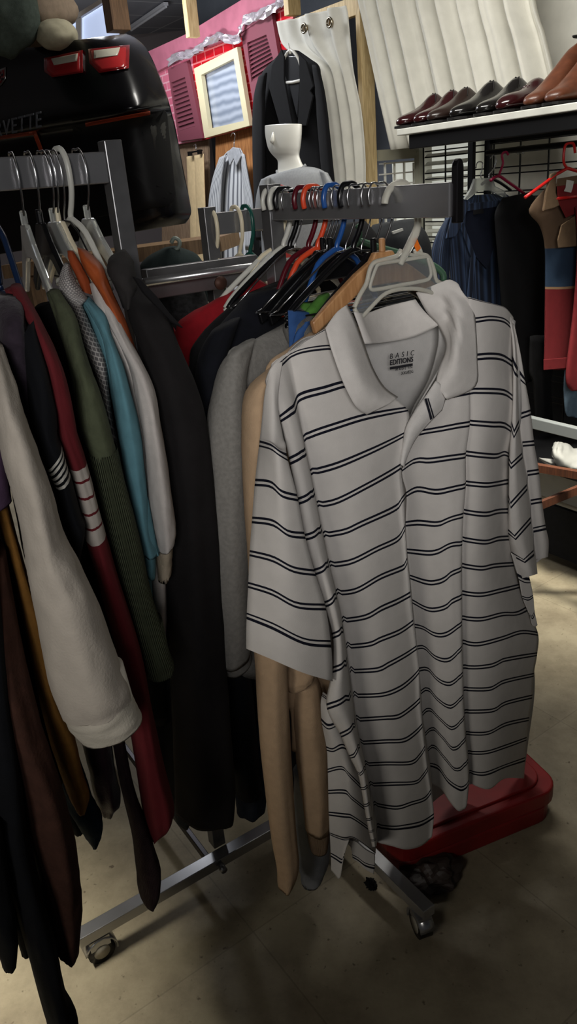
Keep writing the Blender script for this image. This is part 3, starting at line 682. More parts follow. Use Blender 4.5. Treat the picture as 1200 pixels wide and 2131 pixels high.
mb=MB(); mb.tube([vP(x,y,PH) for x,y in ((1092,411),(1132,382),(1180,350),(1216,366))],.006,smooth=2); mb.tube([vP(x,y,PH) for x,y in ((1154,414),(1216,407))],.0055); mb.build('body',M_red,hg,True)
# denim and dark things hanging lower
dn=thing('jeans','faded blue denim hanging below the red rugby shirt','jeans',UP(1190,840,2.1))
P4=UP(1190,820,2.2)
vloft('leg',[(1178,740,1220,735,.03,.03),(1172,800,1220,800,.03,.03),(1174,850,1222,850,.03,.03),(1178,864,1222,866,.03,.03)],cloth('faded_denim',(110,132,150),.15,30),dn,P4,wave=.3)
dk=thing('sweater','dark fringed sweater hanging low behind the red rugby shirt','sweater',UP(1130,800,2.15))
P5=UP(1120,780,2.12)
vloft('body',[(1102,700,1150,700,.03,.03),(1100,770,1150,768,.04,.03),(1108,800,1146,800,.04,.03),(1114,880,1150,872,.03,.03)],M_bk,dk,P5,wave=.4)
# low shelf contents
wb=UP(1178,948,2.0)
M_wrap=plain('white_wrap',(150,150,146),.5)
tag(loft('wrapped_bundle',[(1149,930,1160,925,(wb.y,wb.y),.05,.05),(1152,950,1172,930,(wb.y,wb.y),.10,.1),(1170,962,1196,940,(wb.y,wb.y),.11,.1),(1200,975,1230,945,(wb.y,wb.y),.1,.1),(1240,980,1250,960,(wb.y,wb.y),.05,.05)],M_wrap,None,nz=.02,hollow=False),'white cloth bundle on the low shelf under the rugby shirt','bundle')
pf=thing('paper_sheets','flat white papers lying under the white bundle','paper',UP(1150,970,1.95))
MB().prism([UP(1120,955,1.93),UP(1180,962,2.05),UP(1192,982,1.93),UP(1150,976,1.88)],Z*.006).build('sheets',M_wrap,pf)
wf=thing('wooden_frame','low brown wooden frame standing on the floor at the right edge','frame',FL(1140,1085))
M_wf=wood('brown_wood',(70,38,22),(96,54,32))
a=UP(1112,972,1.80);mb=MB(); mb.beam(a,UP(1330,1010,1.80),.025,.03); mb.build('upper_rail',M_wf,wf)
mb=MB(); mb.beam(UP(1122,1052,1.78),UP(1330,966,1.95),.025,.03); mb.build('lower_rail',M_wf,wf)
for q_ in ((1238,996,1.82),(1322,1010,1.82)):
    a=UP(*q_); MB().beam(Vector((a.x,a.y,0)),a,.03,.03,Wd).build('leg',M_wf,wf)
MB().box(Q(2.06,S(1180,1000,2.06),.16),(.02,.9,.24)).build('cloth_panel',cloth('dark_panel',(28,30,36)),wf)
mt=tag(MB().prism([FL(1080,1080),FL(1110,1072),FL(1260,1120),FL(1260,1190),FL(1200,1136),FL(1140,1098)],Z*.008).build('floor_mat',cloth('dark_mat',(44,48,54),.2,60)),'dark grey mat on the floor under the shelf unit','mat')
# backdrop panel under the shelf
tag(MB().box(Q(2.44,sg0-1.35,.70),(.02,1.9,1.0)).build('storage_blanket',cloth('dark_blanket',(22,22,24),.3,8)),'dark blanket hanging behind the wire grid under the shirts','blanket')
# ------------------------------------------------------------------ car bumper
CP0=WY(395,300,2.9); CD=Vector((.74,-.67,0)).normalized(); CN=Vector((-.67,-.74,0)).normalized()   # CN faces the camera
def CPx(x,y,off=0): return PL(x,y,CP0,CN)+CN*off
cb=thing('car_bumper','glossy black rear bumper of a sports car resting on a timber beam','car bumper',CPx(200,480))
M_car=plain('car_black',(7,7,9),.24,coat=.1,spec=.3)
prof=[((-160,122),(262,70),.0),((-160,128),(283,80),.012),((-160,170),(306,103),.03),((-160,235),(330,152),.075),((-160,285),(347,198),.115),((-160,305),(354,222),.11),((-160,318),(358,238),.055),((-160,360),(366,270),.05),((-160,450),(380,345),.045),((-160,520),(395,420),.035),((-160,545),(397,446),.032),((-160,556),(386,465),.028)]
rows=[]
for (lx,ly),(rx,ry),off in prof:
    row=[];nC=40
    for k in range(nC):
        t=k/(nC-1); tt=1-(1-t)**1.5
        x=lx+(rx-lx)*tt; y=ly+(ry-ly)*tt
        e=max(0,(tt-.72)/.28); drop=off-.26*e**3.0-.02*e
        p=CPx(x,y); row.append(p+CN*drop if e==0 else PL(x,y,CP0+CN*drop,CN))
    # points in front of the plane stay on their own sight line
    for k in range(nC):
        t=k/(nC-1); tt=1-(1-t)**1.5; e=max(0,(tt-.72)/.28); drop=off-.26*e**3.0-.02*e
        row[k]=PL(lx+(rx-lx)*tt,ly+(ry-ly)*tt,CP0+CN*drop,CN)
    rows.append(row)
o=grid('shell',rows,M_car,cb,sub=5); solid(o,.006,1)
from mathutils.bvhtree import BVHTree
_bv=BVHTree.FromPolygons([v.co.copy() for v in o.data.vertices],[tuple(p.vertices) for p in o.data.polygons])
_oo=root_of(cb)
def CS(x,y,off=0):                        # on the bumper skin
    r=ray(x,y); h=_bv.ray_cast(CAM,r.normalized())[0]
    if h is None: h=CPx(x,y,.03)
    return h-r.normalized()*off
def cpl(name,poly,off,t,mat,par,label=None,bw=.25):
    # a raised patch that follows the skin: rings from the rim to the middle
    rim=[]
    for i in range(len(poly)):
        a=Vector((*poly[i],0));b_=Vector((*poly[(i+1)%len(poly)],0)); m=max(2,int((b_-a).length/9))
        for k in range(m): rim.append(a.lerp(b_,k/m))
    ctr=sum(rim,Vector())/len(rim); n=len(rim); v=[];f=[]
    def put(p,h): v.append(CS(p.x,p.y,h))
    for s_,h in ((1,off-.012),(1,off+t-.0015),(.985,off+t),(.8,off+t),(.6,off+t),(.4,off+t),(.2,off+t)):
        for p in rim: put(ctr.lerp(p,s_),h)
    put(ctr,off+t); R_=7
    for r_ in range(R_-1):
        for k in range(n): f.append((r_*n+k,r_*n+(k+1)%n,(r_+1)*n+(k+1)%n,(r_+1)*n+k))
    for k in range(n): f.append(((R_-1)*n+k,(R_-1)*n+(k+1)%n,R_*n))
    return mk(name,v,f,mat,par,None,True,label)
M_tl=plain('tail_red',(120,18,22),.15,coat=.8); M_tl2=plain('tail_red_inner',(150,34,36),.2); M_tw=plain('reverse_lens',(176,172,158),.25); M_or=plain('reflector_orange',(150,58,32),.3)
for k,(po,wh) in enumerate((([(91,121),(172,104),(173,151),(108,161),(92,149)],[(106,122),(162,111),(160,127),(112,136)]),([(183,102),(270,93),(268,142),(206,152),(186,131)],[(195,105),(250,98),(245,115),(195,122)]))):
    l=cpl('tail_light',po,.0,.012,M_tl,cb,'red tail light with pale reversing lens')
    cx_=sum(p[0] for p in po)/5; cy_=sum(p[1] for p in po)/5
    cpl('inner_lens',[(cx_+(x-cx_)*.84,cy_+(y-cy_)*.84) for x,y in po],.012,.004,M_tl2,l)
    cpl('reversing_lens',wh,.016,.004,M_tw,l)
cpl('reflector',[(177,256),(312,231),(313,239),(178,264)],.006,.012,M_or,cb,'long thin orange red reflector')
M_matte=plain('matte_black',(6,6,8),.55,spec=.2)
cpl('lower_panel',[(150,250),(335,218),(348,238),(366,405),(352,428),(165,458)],.0,.004,M_matte,cb)
for po in ([(-60,291),(70,273),(72,281),(-60,299)],[(66,273),(75,272),(92,318),(84,320)]): cpl('plate_surround',po,.0,.010,M_or,cb,'orange edge of the number plate recess')
A0=PL(-45,294,CS(20,275,.012),CN);A1=PL(92,263,CS(20,275,.012),CN); exv=(A1-A0); wv_=exv.length; exv.normalize(); eyv=(Z-exv*Z.dot(exv)).normalized()
text('raised_lettering','CORVETTE',A0,exv,eyv,wv_,plain('letter_grey',(92,94,100),.5),cb,.003,shear=.3,space=1.15,ys=.85)
em=cpl('flag_emblem',[(-30,158),(12,139),(12,163),(3,177),(-14,186),(-34,172)],.0,.006,plain('badge_silver',(150,146,144),.25,.8),cb)
cpl('emblem_red_field',[(-30,162),(9,144),(9,160),(2,172),(-14,181),(-30,171)],.006,.003,M_tl,em)
for (x,y) in ((-2,152),(4,156),(-2,162),(4,165)): cpl('emblem_check',[(x-2,y-2),(x+3,y-4),(x+3,y+1),(x-2,y+3)],.009,.002,M_black,em)
# things heaped on top of the bumper
def blob(name,x,y,Y,r,mat,label,cat,seed=0,amp=.15):
    c=WY(x,y,Y); bm_=bmesh.new(); bmesh.ops.create_icosphere(bm_,subdivisions=4,radius=1)
    for q in bm_.verts:
        d=1+amp*noise.noise(q.co*1.7+Vector((seed,0,0)))+.03*noise.noise(q.co*6+Vector((seed,3,0))); q.co=Vector((q.co.x*r[0],q.co.y*r[1],q.co.z*r[2]))*d
    me=bpy.data.meshes.new(name); bm_.to_mesh(me); bm_.free()
    for p in me.polygons: p.use_smooth=True
    me.materials.append(mat); o=bpy.data.objects.new(name,me); COL.objects.link(o); o.location=c; return tag(o,label,cat)
blob('cushion',0,5,3.25,(.13,.13,.17),cloth('grey_green_plush',(70,80,74),.15,60,bump=.8),'grey-green stuffed cushion on top of the black car bumper','cushion',1)
blob('plush_toy',78,14,3.40,(.13,.12,.12),cloth('beige_plush',(138,122,106),.08,60,bump=.8),'beige plush bundle heaped on the black car bumper','plush toy',5,.25)
blob('cap',118,72,3.28,(.075,.07,.05),cloth('cream_felt',(166,160,138),.05,60),'small cream cloth cap lying on the black car bumper','cap',9,.1)
# shelf beam under the bumper
sb=thing('shelf_plank','rough timber plank carrying the black car bumper','plank',WY(400,500,2.75))
M_plk=wood('plank',(112,88,64),(150,122,92))
a=WY(478,482,2.78); b_=WY(40,540,2.95)
MB().beam(a-Z*.03,b_-Z*.03,.26,.045).build('plank',M_plk,sb)
c1=WY(330,500,2.82); 
for t in (.25,.95):
    p=a.lerp(b_,t); MB().beam(Vector((p.x,p.y,0)),p-Z*.05,.07,.05,U).build('support',M_plk,sb)
# ------------------------------------------------------------------ chrome four-way rack
A_=Vector((-.265,1.55,0)); E_=Vector((.303,1.305,0)); B_=E_+Wd*.535
Cc=WY(428,420,2.06); C_=Vector((Cc.x,Cc.y,0))
rk=thing('clothes_rack','chrome four-way clothes rack on casters with arms at two heights','clothes rack',A_)
def post(p,h,z0=.10,s=.034): return bevel(MB().box(Vector((p.x,p.y,(h+z0)/2)),(s,s,h-z0)).build('post',M_chrome2,rk),.002)
post(A_,1.795); post(B_,1.70); post(C_,1.66)
AH=.052; AT=.026
def arm(p,d,L,zt): return bevel(MB().beam(p+Z*(zt-AH/2),p+d*L+Z*(zt-AH/2),AT,AH).build('arm',M_chrome,rk),.002)
ZL=1.777; ZRt=1.681; ZCt=1.645
arm(A_-U*.017,-U,.62,ZL); arm(B_+V*.017,V,.52,ZRt); arm(C_+U*.017,U,.42,ZCt)
ec=B_+V*.537+Z*(ZRt-.026+.012)
n=10; pl=[ec+U*.008-Z*.047,ec+U*.008+Z*.032]+[ec+U*.008*math.cos(math.pi*k/n)+Z*(.032+.015*math.sin(math.pi*k/n)) for k in range(1,n)]+[ec-U*.008+Z*.032,ec-U*.008-Z*.047]
bevel(MB().prism(pl,V*.012).build('end_plate',plain('dark_chrome',(52,50,52),.35,.9),rk),.002)
# base bars and casters
M_tyre=plain('caster_black',(14,14,15),.35); M_hub=plain('caster_cream',(150,144,130),.4)
K0=FL(160,1952,.10); K0.z=0
bl_=bevel(MB().beam(K0+Z*.095,K0+U*1.05+Z*.095,.035,.03).build('base_bar',M_chrome,rk),.002)
LE=FL(893,1897,.10); LE.z=0
bevel(MB().beam(LE+Z*.095,LE+Wd*.95+Z*.095,.035,.03).build('base_bar',M_chrome,rk),.002)
bevel(MB().beam(FL(437,1792,.1)-Z*.005,FL(437,1792,.1)+Wd*.9-Z*.005,.014,.024).build('base_bar',plain('dark_chrome',(52,50,52),.35,.9),rk),.002)
MB().tube([FL(462,1806,.095)-V*.01,FL(462,1806,.095)+V*.012],.009,12).build('bolt',M_chrome2,rk,True)
def caster(p,face):
    mb=MB(); mb.box(p+Z*.082,(.03,.03,.02)).box(p+Z*.062-face.cross(Z)*0,(.05,.034,.03),(face.cross(Z),face,Z)); o=mb.build('caster',M_chrome,rk)
    ar=[(face.cross(Z)*math.cos(math.radians(q))+Z*math.sin(math.radians(q))) for q in range(15,200,15)]
    hd_=[p+Z*.034+d*.041-face*.019 for d in ar]+[p+Z*.034+d*.037-face*.019 for d in reversed(ar)]
    MB().prism(hd_,face*.038).build('hood',M_chrome,o,True)
    MB().tube([p+Z*.034-face*.016,p+Z*.034+face*.016],.034,24).build('wheel',M_tyre,o,True)
    MB().tube([p+Z*.034+face*.0162,p+Z*.034+face*.0175],.020,20).build('hub_cap',M_hub,o,True)
    MB().tube([p+Z*.034-face*.0175,p+Z*.034-face*.0162],.020,20).build('hub_cap',M_hub,o,True)
caster(K0+U*.045,V); caster(LE+Wd*.03+U*.0,(V*.3+U).normalized()); caster(K0+U*1.02,V); caster(LE+Wd*.92,U)
# centre brace and rod
a=WY(296,603,1.74); b_=a+U*.50; b_.z=a.z
bevel(MB().beam(a,b_,.02,.045).build('centre_brace',M_chrome2,rk),.002)
a2=WY(300,588,1.70); MB().tube([a2,a2+U*.55],.009,14).build('hang_rod',M_chrome,rk,True)
q=WY(432,586,1.735); MB().tube([q+V*.055,q+V*.06],.014,16).build('bolt',plain('rust_bolt',(70,44,34),.6,.4),rk,True)
a=WY(300,575,1.86); bevel(MB().beam(a,a+U*.30,.03,.03).build('centre_brace',M_chrome2,rk),.002)
# ------------------------------------------------------------------ hangers
M_wh=plain('frosted_plastic',(206,206,198),.3,trans=.25); M_cr=plain('cream_plastic',(206,196,170),.35); M_blkp=plain('black_plastic',(12,12,14),.25)
M_dred=plain('dark_red_plastic',(74,14,24),.25); M_orp=plain('orange_plastic',(196,66,36),.3); M_blu=plain('blue_plastic',(30,72,134),.28); M_tealp=plain('teal_plastic',(24,120,140),.3); M_grn=plain('dark_green_plastic',(20,74,66),.3); M_grnb=plain('bottle_green',(70,104,82),.35)
M_wire=plain('wire_silver',(190,190,192),.2,1); M_bw=plain('black_wire',(14,14,16),.35); M_woodh=wood('hanger_wood',(150,106,66),(184,140,96),8,.45)
def hanger(kind,mat,top,X,label,lean=0,flip=1,hw=.165,grp=None,hookmat=None,yaw=0,drop=.02,nm='clothes_hanger'):
    """X = hanger width direction; top = top centre of the arm"""
    X=(Matrix.Rotation(yaw,3,'Z')@X); Yd=Z.cross(X)
    t=thing(nm,label,'hanger',top,grp)
    r={'tube':.0052,'wire':.0016,'clear':.0018,'wood':.0018,'flat':.0018}[kind]
    f=flip
    hp=[(-.024*f,-.030),(-.026*f,-.012),(-.018*f,.006),(-.004*f,r+.004),(.010*f,.006),(.022*f,-.008),(.026*f,-.030),(.023*f,-.058),(.012*f,-.082),(.002*f,-.098),(0,-.112)]
    k2=hw/.205
    P=lambda x,z,y=0: top+X*x+Z*z+Yd*(y+lean*z)
    MB().tube([P(x,z) for x,z in hp],r,10,smooth=4).build('hook',hookmat or (mat if kind=='tube' else M_wire),t,True)
    mb=MB()
    if kind=='tube':
        mb.tube([P(-hw,-.21),P(-hw*.83,-.185),P(-.05,-.130),P(-.012,-.110),P(0,-.107),P(.012,-.110),P(.05,-.130),P(hw*.83,-.185),P(hw,-.21)],.0055,10,smooth=3)
        mb.tube([P(-hw,-.21),P(-hw*.97,-.221),P(-hw*.85,-.225),P(hw*.85,-.225),P(hw*.97,-.221),P(hw,-.21)],.0048,10,smooth=2)
    elif kind=='wire':
        mb.tube([P(-hw,-.20),P(-.05,-.125),P(0,-.108),P(.05,-.125),P(hw,-.20),P(hw*.95,-.208),P(-hw*.95,-.208),P(-hw,-.20)],.0018,8,smooth=2)
    else:
        th=.010 if kind!='wood' else .014
        up=[(-hw,-.210),(-.15*k2,-.178),(-.08*k2,-.140),(-.03,-.122),(-.02,-.108),(.02,-.108),(.03,-.122),(.08*k2,-.140),(.15*k2,-.178),(hw,-.210)]
        lo=[(hw*.97,-.232),(.14*k2,-.205),(.07*k2,-.172),(.04*k2,-.165),(-.04*k2,-.165),(-.07*k2,-.172),(-.14*k2,-.205),(-hw*.97,-.232)]
        mb.prism([P(x,z,-th/2) for x,z in up+lo],Yd*th)
        mb.tube([P(0,-.110),P(0,-.085)],.006,10)
    o=mb.build('body',mat,t,kind in('tube','wire'))
    if kind in('clear','flat','wood'): bevel(o,.003)
    return t
def tR(px):       # distance along the right-hand arm whose image column is px
    best=min((abs(project(B_+V*(.537-t*.001)+Z*ZRt)-px),t*.001) for t in range(0,530,4)); return B_+V*(.537-best[1])+Z*ZRt
RT=RM.transposed()
def project(p):
    c=RT@(p-CAM); return 600+F*c.x/c.z
RH=[(556,'tube',M_wh,'frosted white plastic hanger hooked next to the rack post on the loaded arm'),
    (568,'tube',M_cr,'cream plastic hanger hooked second from the post on the loaded arm'),
    (580,'tube',M_wh,'frosted white plastic hanger between the cream one and the black one'),
    (594,'tube',M_blkp,'black plastic hanger beside the frosted white hangers on the loaded arm'),
    (604,'wire',M_wire,'bare silver wire hanger between the black and the dark red hangers'),
    (632,'tube',M_dred,'dark red plastic hanger on the loaded chrome arm'),
    (652,'tube',M_orp,'orange plastic hanger on the loaded chrome arm'),
    (664,'clear',M_blkp,'black hanger with a thin silver hook right beside the orange one'),
    (673,'wire',M_wire,'silver wire hanger squeezed between the orange and the blue hangers'),
    (681,'flat',M_blkp,'black hanger with a silver hook just left of the blue hanger'),
    (693,'tube',M_blu,'blue plastic hanger on the loaded chrome arm'),
    (712,'wire',M_wire,'silver wire hanger just right of the blue hanger'),
    (728,'tube',M_blkp,'glossy black plastic hanger midway along the loaded arm'),
    (746,'wire',M_bw,'thin black wire hanger next to the glossy black plastic hanger'),
    (772,'flat',M_blkp,'black hanger on the first of two chrome hooks near the polo shirt'),
    (790,'wood',M_woodh,'curved wooden hanger just behind the striped polo shirt')]
for i,(px,k,m,lb) in enumerate(RH):
    hanger(k,m,tR(px),U,lb,lean=.0,yaw=math.radians(random.uniform(-5,5)),hw=.10 if m in (M_orp,M_blu,M_dred,M_cr) else .16,grp='hangers on the loaded arm')
for px,m,lb in ((436,M_cr,'cream plastic hanger on the far chrome arm nearest its post'),(490,M_cr,'cream plastic hanger midway along the far chrome arm'),(511,M_grn,'dark green plastic hanger at the end of the far chrome arm')):
    best=min((abs(project(C_+U*(t*.001)+Z*ZCt)-px),t*.001) for t in range(10,430,4)); hanger('tube',m,C_+U*best[1]+Z*ZCt,V,lb,grp='hangers on the far arm')
tL=lambda px: (lambda b: A_-U*b[1]+Z*ZL)(min((abs(project(A_-U*(t*.001)+Z*ZL)-px),t*.001) for t in range(20,620,4)))
LH=[(-34,'tube',plain('navy_plastic',(22,38,66),.25),'navy and blue plastic hanger at the left edge on the left arm'),
    (24,'clear',M_clear,'clear hanger on a long wire hook at the left end of the left arm'),
    (58,'flat',M_blkp,'black hanger with a dark hook on the left arm'),
    (86,'clear',M_clear,'clear hanger, left of the two close together on the left arm'),
    (97,'clear',M_cr,'pale hanger, right of the two close together on the left arm'),
    (108,'wire',M_bw,'thin black wire hanger just before the thick white hanger'),
    (126,'tube',M_wh,'thick white plastic hanger standing highest on the left arm'),
    (160,'clear',M_clear,'clear hanger nearest the tall post, holding the charcoal jacket')]
for px,k,m,lb in LH: hanger(k,m,tL(px),V,lb,yaw=math.radians(random.uniform(-6,6)),hw=.11,grp='hangers on the left arm')
# ------------------------------------------------------------------ the striped polo
HP=tR(826); PN=Vector((.53,-.848,0)); P0=HP.copy()
PD=Vector((.84,.543,0)).normalized(); PNn=Vector((PD.y,-PD.x,0))      # front faces -Y
def SP(x,y,off=0):      # point of the shirt: plane through the hook, off metres towards the viewer
    return PL(x,y,P0+PNn*off,PNn)
polo=thing('polo_shirt','white polo shirt with navy double stripes at the front of the loaded rack arm','shirt',HP)
M_st=stripe_mat('polo_stripe',(196,192,188),(14,16,30)); M_pw=cloth('polo_white',(196,193,190),.04,60,700,.3); M_pin=cloth('polo_inside',(176,174,172),.04,50,700,.3)
# stripe k -> (side strip, main panel, middle panel, right panel) traced along the cloth
ST={
-1:([(553,792),(560,774),(574,757)],[(590,745),(628,714),(676,684),(700,672)],[(958,634),(966,626),(974,619)],[(975,618),(1000,626),(1030,634),(1050,641),(1066,660)]),
0:([(558,812),(567,778),(583,757)],[(600,741),(620,731),(650,725),(691,723),(722,735)],[(964,678),(969,673),(974,669)],[(975,668),(1000,664),(1023,662),(1050,668),(1069,690)]),
1:([(583,871),(597,861),(611,850)],[(617,832),(633,822),(675,811),(720,799),(775,800)],[(952,751),(960,748),(968,746),(975,745)],[(976,745),(990,743),(1020,741),(1045,745),(1070,762)]),
2:([(603,959),(620,950),(634,939)],[(630,913),(650,902),(700,885),(760,867),(846,851)],[(908,832),(930,825),(950,820),(975,815)],[(976,815),(987,813),(1040,815),(1060,824),(1077,841)]),
3:([(620,1043),(637,1036),(652,1022)],[(644,983),(700,968),(767,940),(815,917),(844,902)],[(866,901),(890,897),(920,892),(950,886),(975,882)],[(976,879),(1020,883),(1045,884),(1060,893),(1072,905)]),
4:([(633,1118),(652,1112),(667,1097)],[(657,1050),(700,1042),(767,1008),(810,984),(833,970)],[(836,975),(863,958),(893,958),(930,953),(966,948)],[(968,943),(1000,947),(1030,949),(1048,943),(1060,950)]),
5:([(653,1190),(670,1184),(682,1168)],[(671,1113),(717,1105),(750,1090),(820,1058),(836,1040)],[(845,1028),(868,1017),(907,1023),(940,1017),(966,1011)],[(968,1005),(1010,1009),(1040,1005),(1060,1001)]),
6:([(674,1257),(688,1252),(698,1233)],[(683,1175),(730,1168),(783,1142),(825,1122),(841,1100)],[(843,1090),(870,1087),(910,1090),(935,1080),(962,1072)],[(963,1064),(1007,1070),(1035,1064),(1060,1063)]),
7:([(692,1323),(704,1317),(712,1304)],[(698,1233),(740,1228),(790,1200),(838,1180),(846,1168)],[(846,1146),(893,1150),(915,1145),(935,1134),(960,1130)],[(960,1121),(1007,1128),(1035,1121),(1062,1119)]),
8:([(692,1394),(708,1387),(720,1372)],[(710,1291),(760,1283),(793,1265),(825,1251),(853,1236)],[(852,1200),(893,1212),(923,1206),(935,1195),(958,1184)],[(960,1176),(1000,1182),(1027,1177),(1068,1174)]),
9:([(680,1470),(708,1459),(728,1442)],[(719,1345),(767,1340),(790,1330),(830,1314),(859,1294)],[(857,1251),(893,1268),(926,1263),(936,1253),(959,1241)],[(960,1233),(1000,1237),(1043,1228),(1080,1219)]),
10:([(709,1529),(728,1518),(737,1499)],[(726,1396),(783,1393),(805,1383),(840,1364),(866,1347)],[(862,1302),(880,1306),(906,1320),(930,1318),(959,1297)],[(960,1285),(1000,1288),(1043,1278),(1073,1277),(1096,1266)]),
11:([(728,1574),(738,1570),(746,1543)],[(733,1447),(793,1445),(830,1432),(855,1413),(871,1396)],[(867,1347),(883,1347),(907,1368),(934,1372),(959,1348)],[(961,1335),(993,1340),(1043,1328),(1083,1315),(1118,1319)]),
12:([(744,1606),(752,1610),(758,1590)],[(738,1497),(800,1493),(828,1490),(855,1472),(873,1456)],[(871,1393),(890,1392),(913,1415),(937,1422),(961,1402)],[(962,1387),(993,1388),(1027,1383),(1047,1373),(1116,1361)]),
13:([(752,1640),(758,1640),(764,1632)],[(745,1545),(800,1542),(838,1540),(862,1525),(878,1509)],[(875,1440),(890,1433),(913,1457),(938,1470),(962,1448)],[(963,1433),(1017,1433),(1047,1418),(1109,1404)]),
14:([(758,1675),(763,1675),(768,1668)],[(757,1590),(800,1588),(853,1587),(872,1572),(883,1556)],[(878,1485),(893,1475),(917,1497),(941,1515),(964,1493)],[(965,1480),(1023,1478),(1050,1463),(1106,1449)]),
15:([(763,1705),(768,1705),(773,1700)],[(767,1632),(815,1630),(862,1628),(878,1615),(889,1600)],[(884,1527),(900,1515),(922,1535),(944,1558),(967,1537)],[(968,1525),(1013,1525),(1050,1507),(1099,1496)]),
16:([(768,1730),(772,1730),(777,1726)],[(776,1672),(823,1680),(855,1671),(882,1662),(896,1646)],[(889,1560),(903,1552),(928,1580),(950,1602),(972,1583)],[(972,1565),(1010,1565),(1050,1553),(1094,1537)]),
17:([(772,1748),(776,1748),(781,1745)],[(783,1717),(815,1721),(840,1719),(875,1712),(902,1696)],[(894,1590),(913,1597),(935,1626),(961,1640),(973,1627)],[(975,1605),(1007,1609),(1050,1593),(1091,1579)]),
17.75:([(775,1762),(778,1762),(782,1760)],[(783,1752),(815,1760),(844,1767),(875,1760),(898,1741)],[(896,1630),(918,1642),(936,1668),(955,1688),(970,1676)],[(975,1628),(1015,1642),(1048,1620),(1089,1620)]),
}
ks=sorted(ST)
rows=[];vs=[]
NS,NM,NP,NR=5,14,11,14
def S3(k): return max(0,min(1,(k+1)/7))
def depth(k,panel,t):
    a=S3(k)
    if panel==0: return .035+ .050*a+.022*math.sin(math.pi*t)*a
    if panel==1: return .030-.004*a+ .036*math.sin(math.pi*min(1,t*1.05)*.9+.15)*(.5+.5*a)+.034*a*t**3
    if panel==2: return .045-.030*a*math.cos(math.pi*t*.95)*(1-.2*t)+.0*a
    return .052*(1-.3*t)-.008*a*(1-t)**4+.028*math.sin(math.pi*t)*(.5+.5*a)-.05*t**2.2*(1-.3*a)
lastmid=None
for k in ks:
    s,m,p,r_=ST[k]
    row=[]
    for (pts,n,pid) in ((s,NS,0),(m,NM,1)):
        for i,q in enumerate(resample(pts,n)): row.append((q.x,q.y,depth(k,pid,i/(n-1)),pid))
    rows.append((k,row,p,r_))
left=[];right=[];vl=[];vr=[]
for k,row,p,r_ in rows:
    left.append([SP(x,y,d) for x,y,d,_ in row]); vl.append(k)
# left half of the front
o=grid('front_left',left,M_st,polo,vs=vl,sub=6,subc=2); solid(o,.0015,-1)
rr=[];vv=[]
for k,row,p,r_ in rows:
    q=[]
    if p is None:
        # neck opening: the middle panel shrinks under the collar
        continue
    for i,a in enumerate(resample(p,NP)): q.append(SP(a.x,a.y,depth(k,2,i/(NP-1))))
    for i,a in enumerate(resample(r_,NR)): q.append(SP(a.x,a.y,depth(k,3,i/(NR-1))))
    rr.append(q);vv.append(k)
o=grid('front_right',rr,M_st,polo,vs=vv,sub=6,subc=2); solid(o,.0015,-1)
jl=[];jv=[]
for (k,lrow) in zip(vl,left):
    if k in vv and k>=3:
        rrow=rr[vv.index(k)]; jl.append([lrow[-1],lrow[-1].lerp(rrow[0],.5),rrow[0]]); jv.append(k)
o=grid('placket_fold',jl,M_st,polo,vs=jv,sub=6); solid(o,.0012,0)
# back of the shirt, about a hand's width behind the front
bk_rows=[];bv=[]
BK=[(-1.2,(570,770),(640,700),(760,705),(905,668),(1000,628),(1072,668)),(0,(562,815),(640,735),(760,760),(905,735),(1000,662),(1072,700)),(2,(600,945),(700,915),(800,890),(920,860),(1000,830),(1085,845)),(5,(650,1150),(720,1110),(820,1080),(920,1040),(1000,1015),(1070,1005)),(9,(690,1400),(760,1370),(850,1340),(930,1300),(1000,1260),(1085,1235)),(13,(690,1600),(760,1570),(850,1540),(930,1490),(1010,1450),(1112,1410)),(16,(690,1720),(760,1690),(850,1650),(930,1610),(1010,1580),(1098,1545)),(18.3,(700,1760),(770,1745),(850,1715),(925,1650),(1010,1625),(1090,1605))]
for kk in BK:
    row=[]
    for i,q in enumerate(resample(kk[1:],24)):
        t=i/23; row.append(SP(q.x,q.y,-.055*math.sin(math.pi*t)-.004+(.02*math.sin(t*17)*max(0,kk[0])/18)))
    bk_rows.append(row);bv.append(kk[0])
o=grid('back_panel',bk_rows,stripe_mat('polo_stripe_inside',(160,158,156),(60,62,72)) if False else M_pin,polo,vs=bv,sub=5,subc=2); solid(o,.0012,0)
# left tail of the back panel that shows below the sleeve
TL=[(8.6,[(672,1440),(690,1452),(705,1455),(716,1440)]),(9.5,[(668,1462),(690,1478),(706,1480),(724,1470)]),(10,[(670,1502),(683,1513),(700,1507),(722,1500)]),(11,[(680,1557),(693,1560),(713,1552),(735,1575)]),(12,[(682,1603),(712,1597),(730,1617),(767,1655)]),(13,[(683,1647),(718,1647),(732,1661),(776,1697)]),(14,[(684,1692),(716,1696),(733,1700),(781,1735)]),(15,[(686,1734),(715,1744),(736,1744),(780,1776)]),(16,[(688,1776),(706,1788),(722,1772),(780,1808)])]
rows_=[[SP(a.x,a.y,.028+.03*math.sin(math.pi*(i/15))+(-.02 if kx<9.2 else 0)) for i,a in enumerate(resample(p,16))] for kx,p in TL]
o=grid('side_tail',rows_[:8],M_st,polo,vs=[k for k,_ in TL[:8]],sub=6,subc=2); solid(o,.0015,-1)
for nm,pa in (('tail_flap',[(15,[(686,1734),(700,1740),(716,1745),(727,1745)]),(16,[(688,1777),(700,1784),(712,1791),(716,1780)]),(16.75,[(689,1810),(696,1818),(705,1829),(709,1822)])]),('tail_flap',[(15,[(727,1745),(740,1748),(760,1765),(780,1776)]),(16,[(732,1779),(745,1786),(760,1797),(779,1802)]),(16.3,[(735,1788),(745,1793),(760,1808),(777,1818)])])):
    o=grid(nm,[[SP(a.x,a.y,.03+.025*i/7) for i,a in enumerate(resample(p,8))] for k,p in pa],M_st,polo,vs=[k for k,_ in pa],sub=6,subc=2); solid(o,.0015,-1)
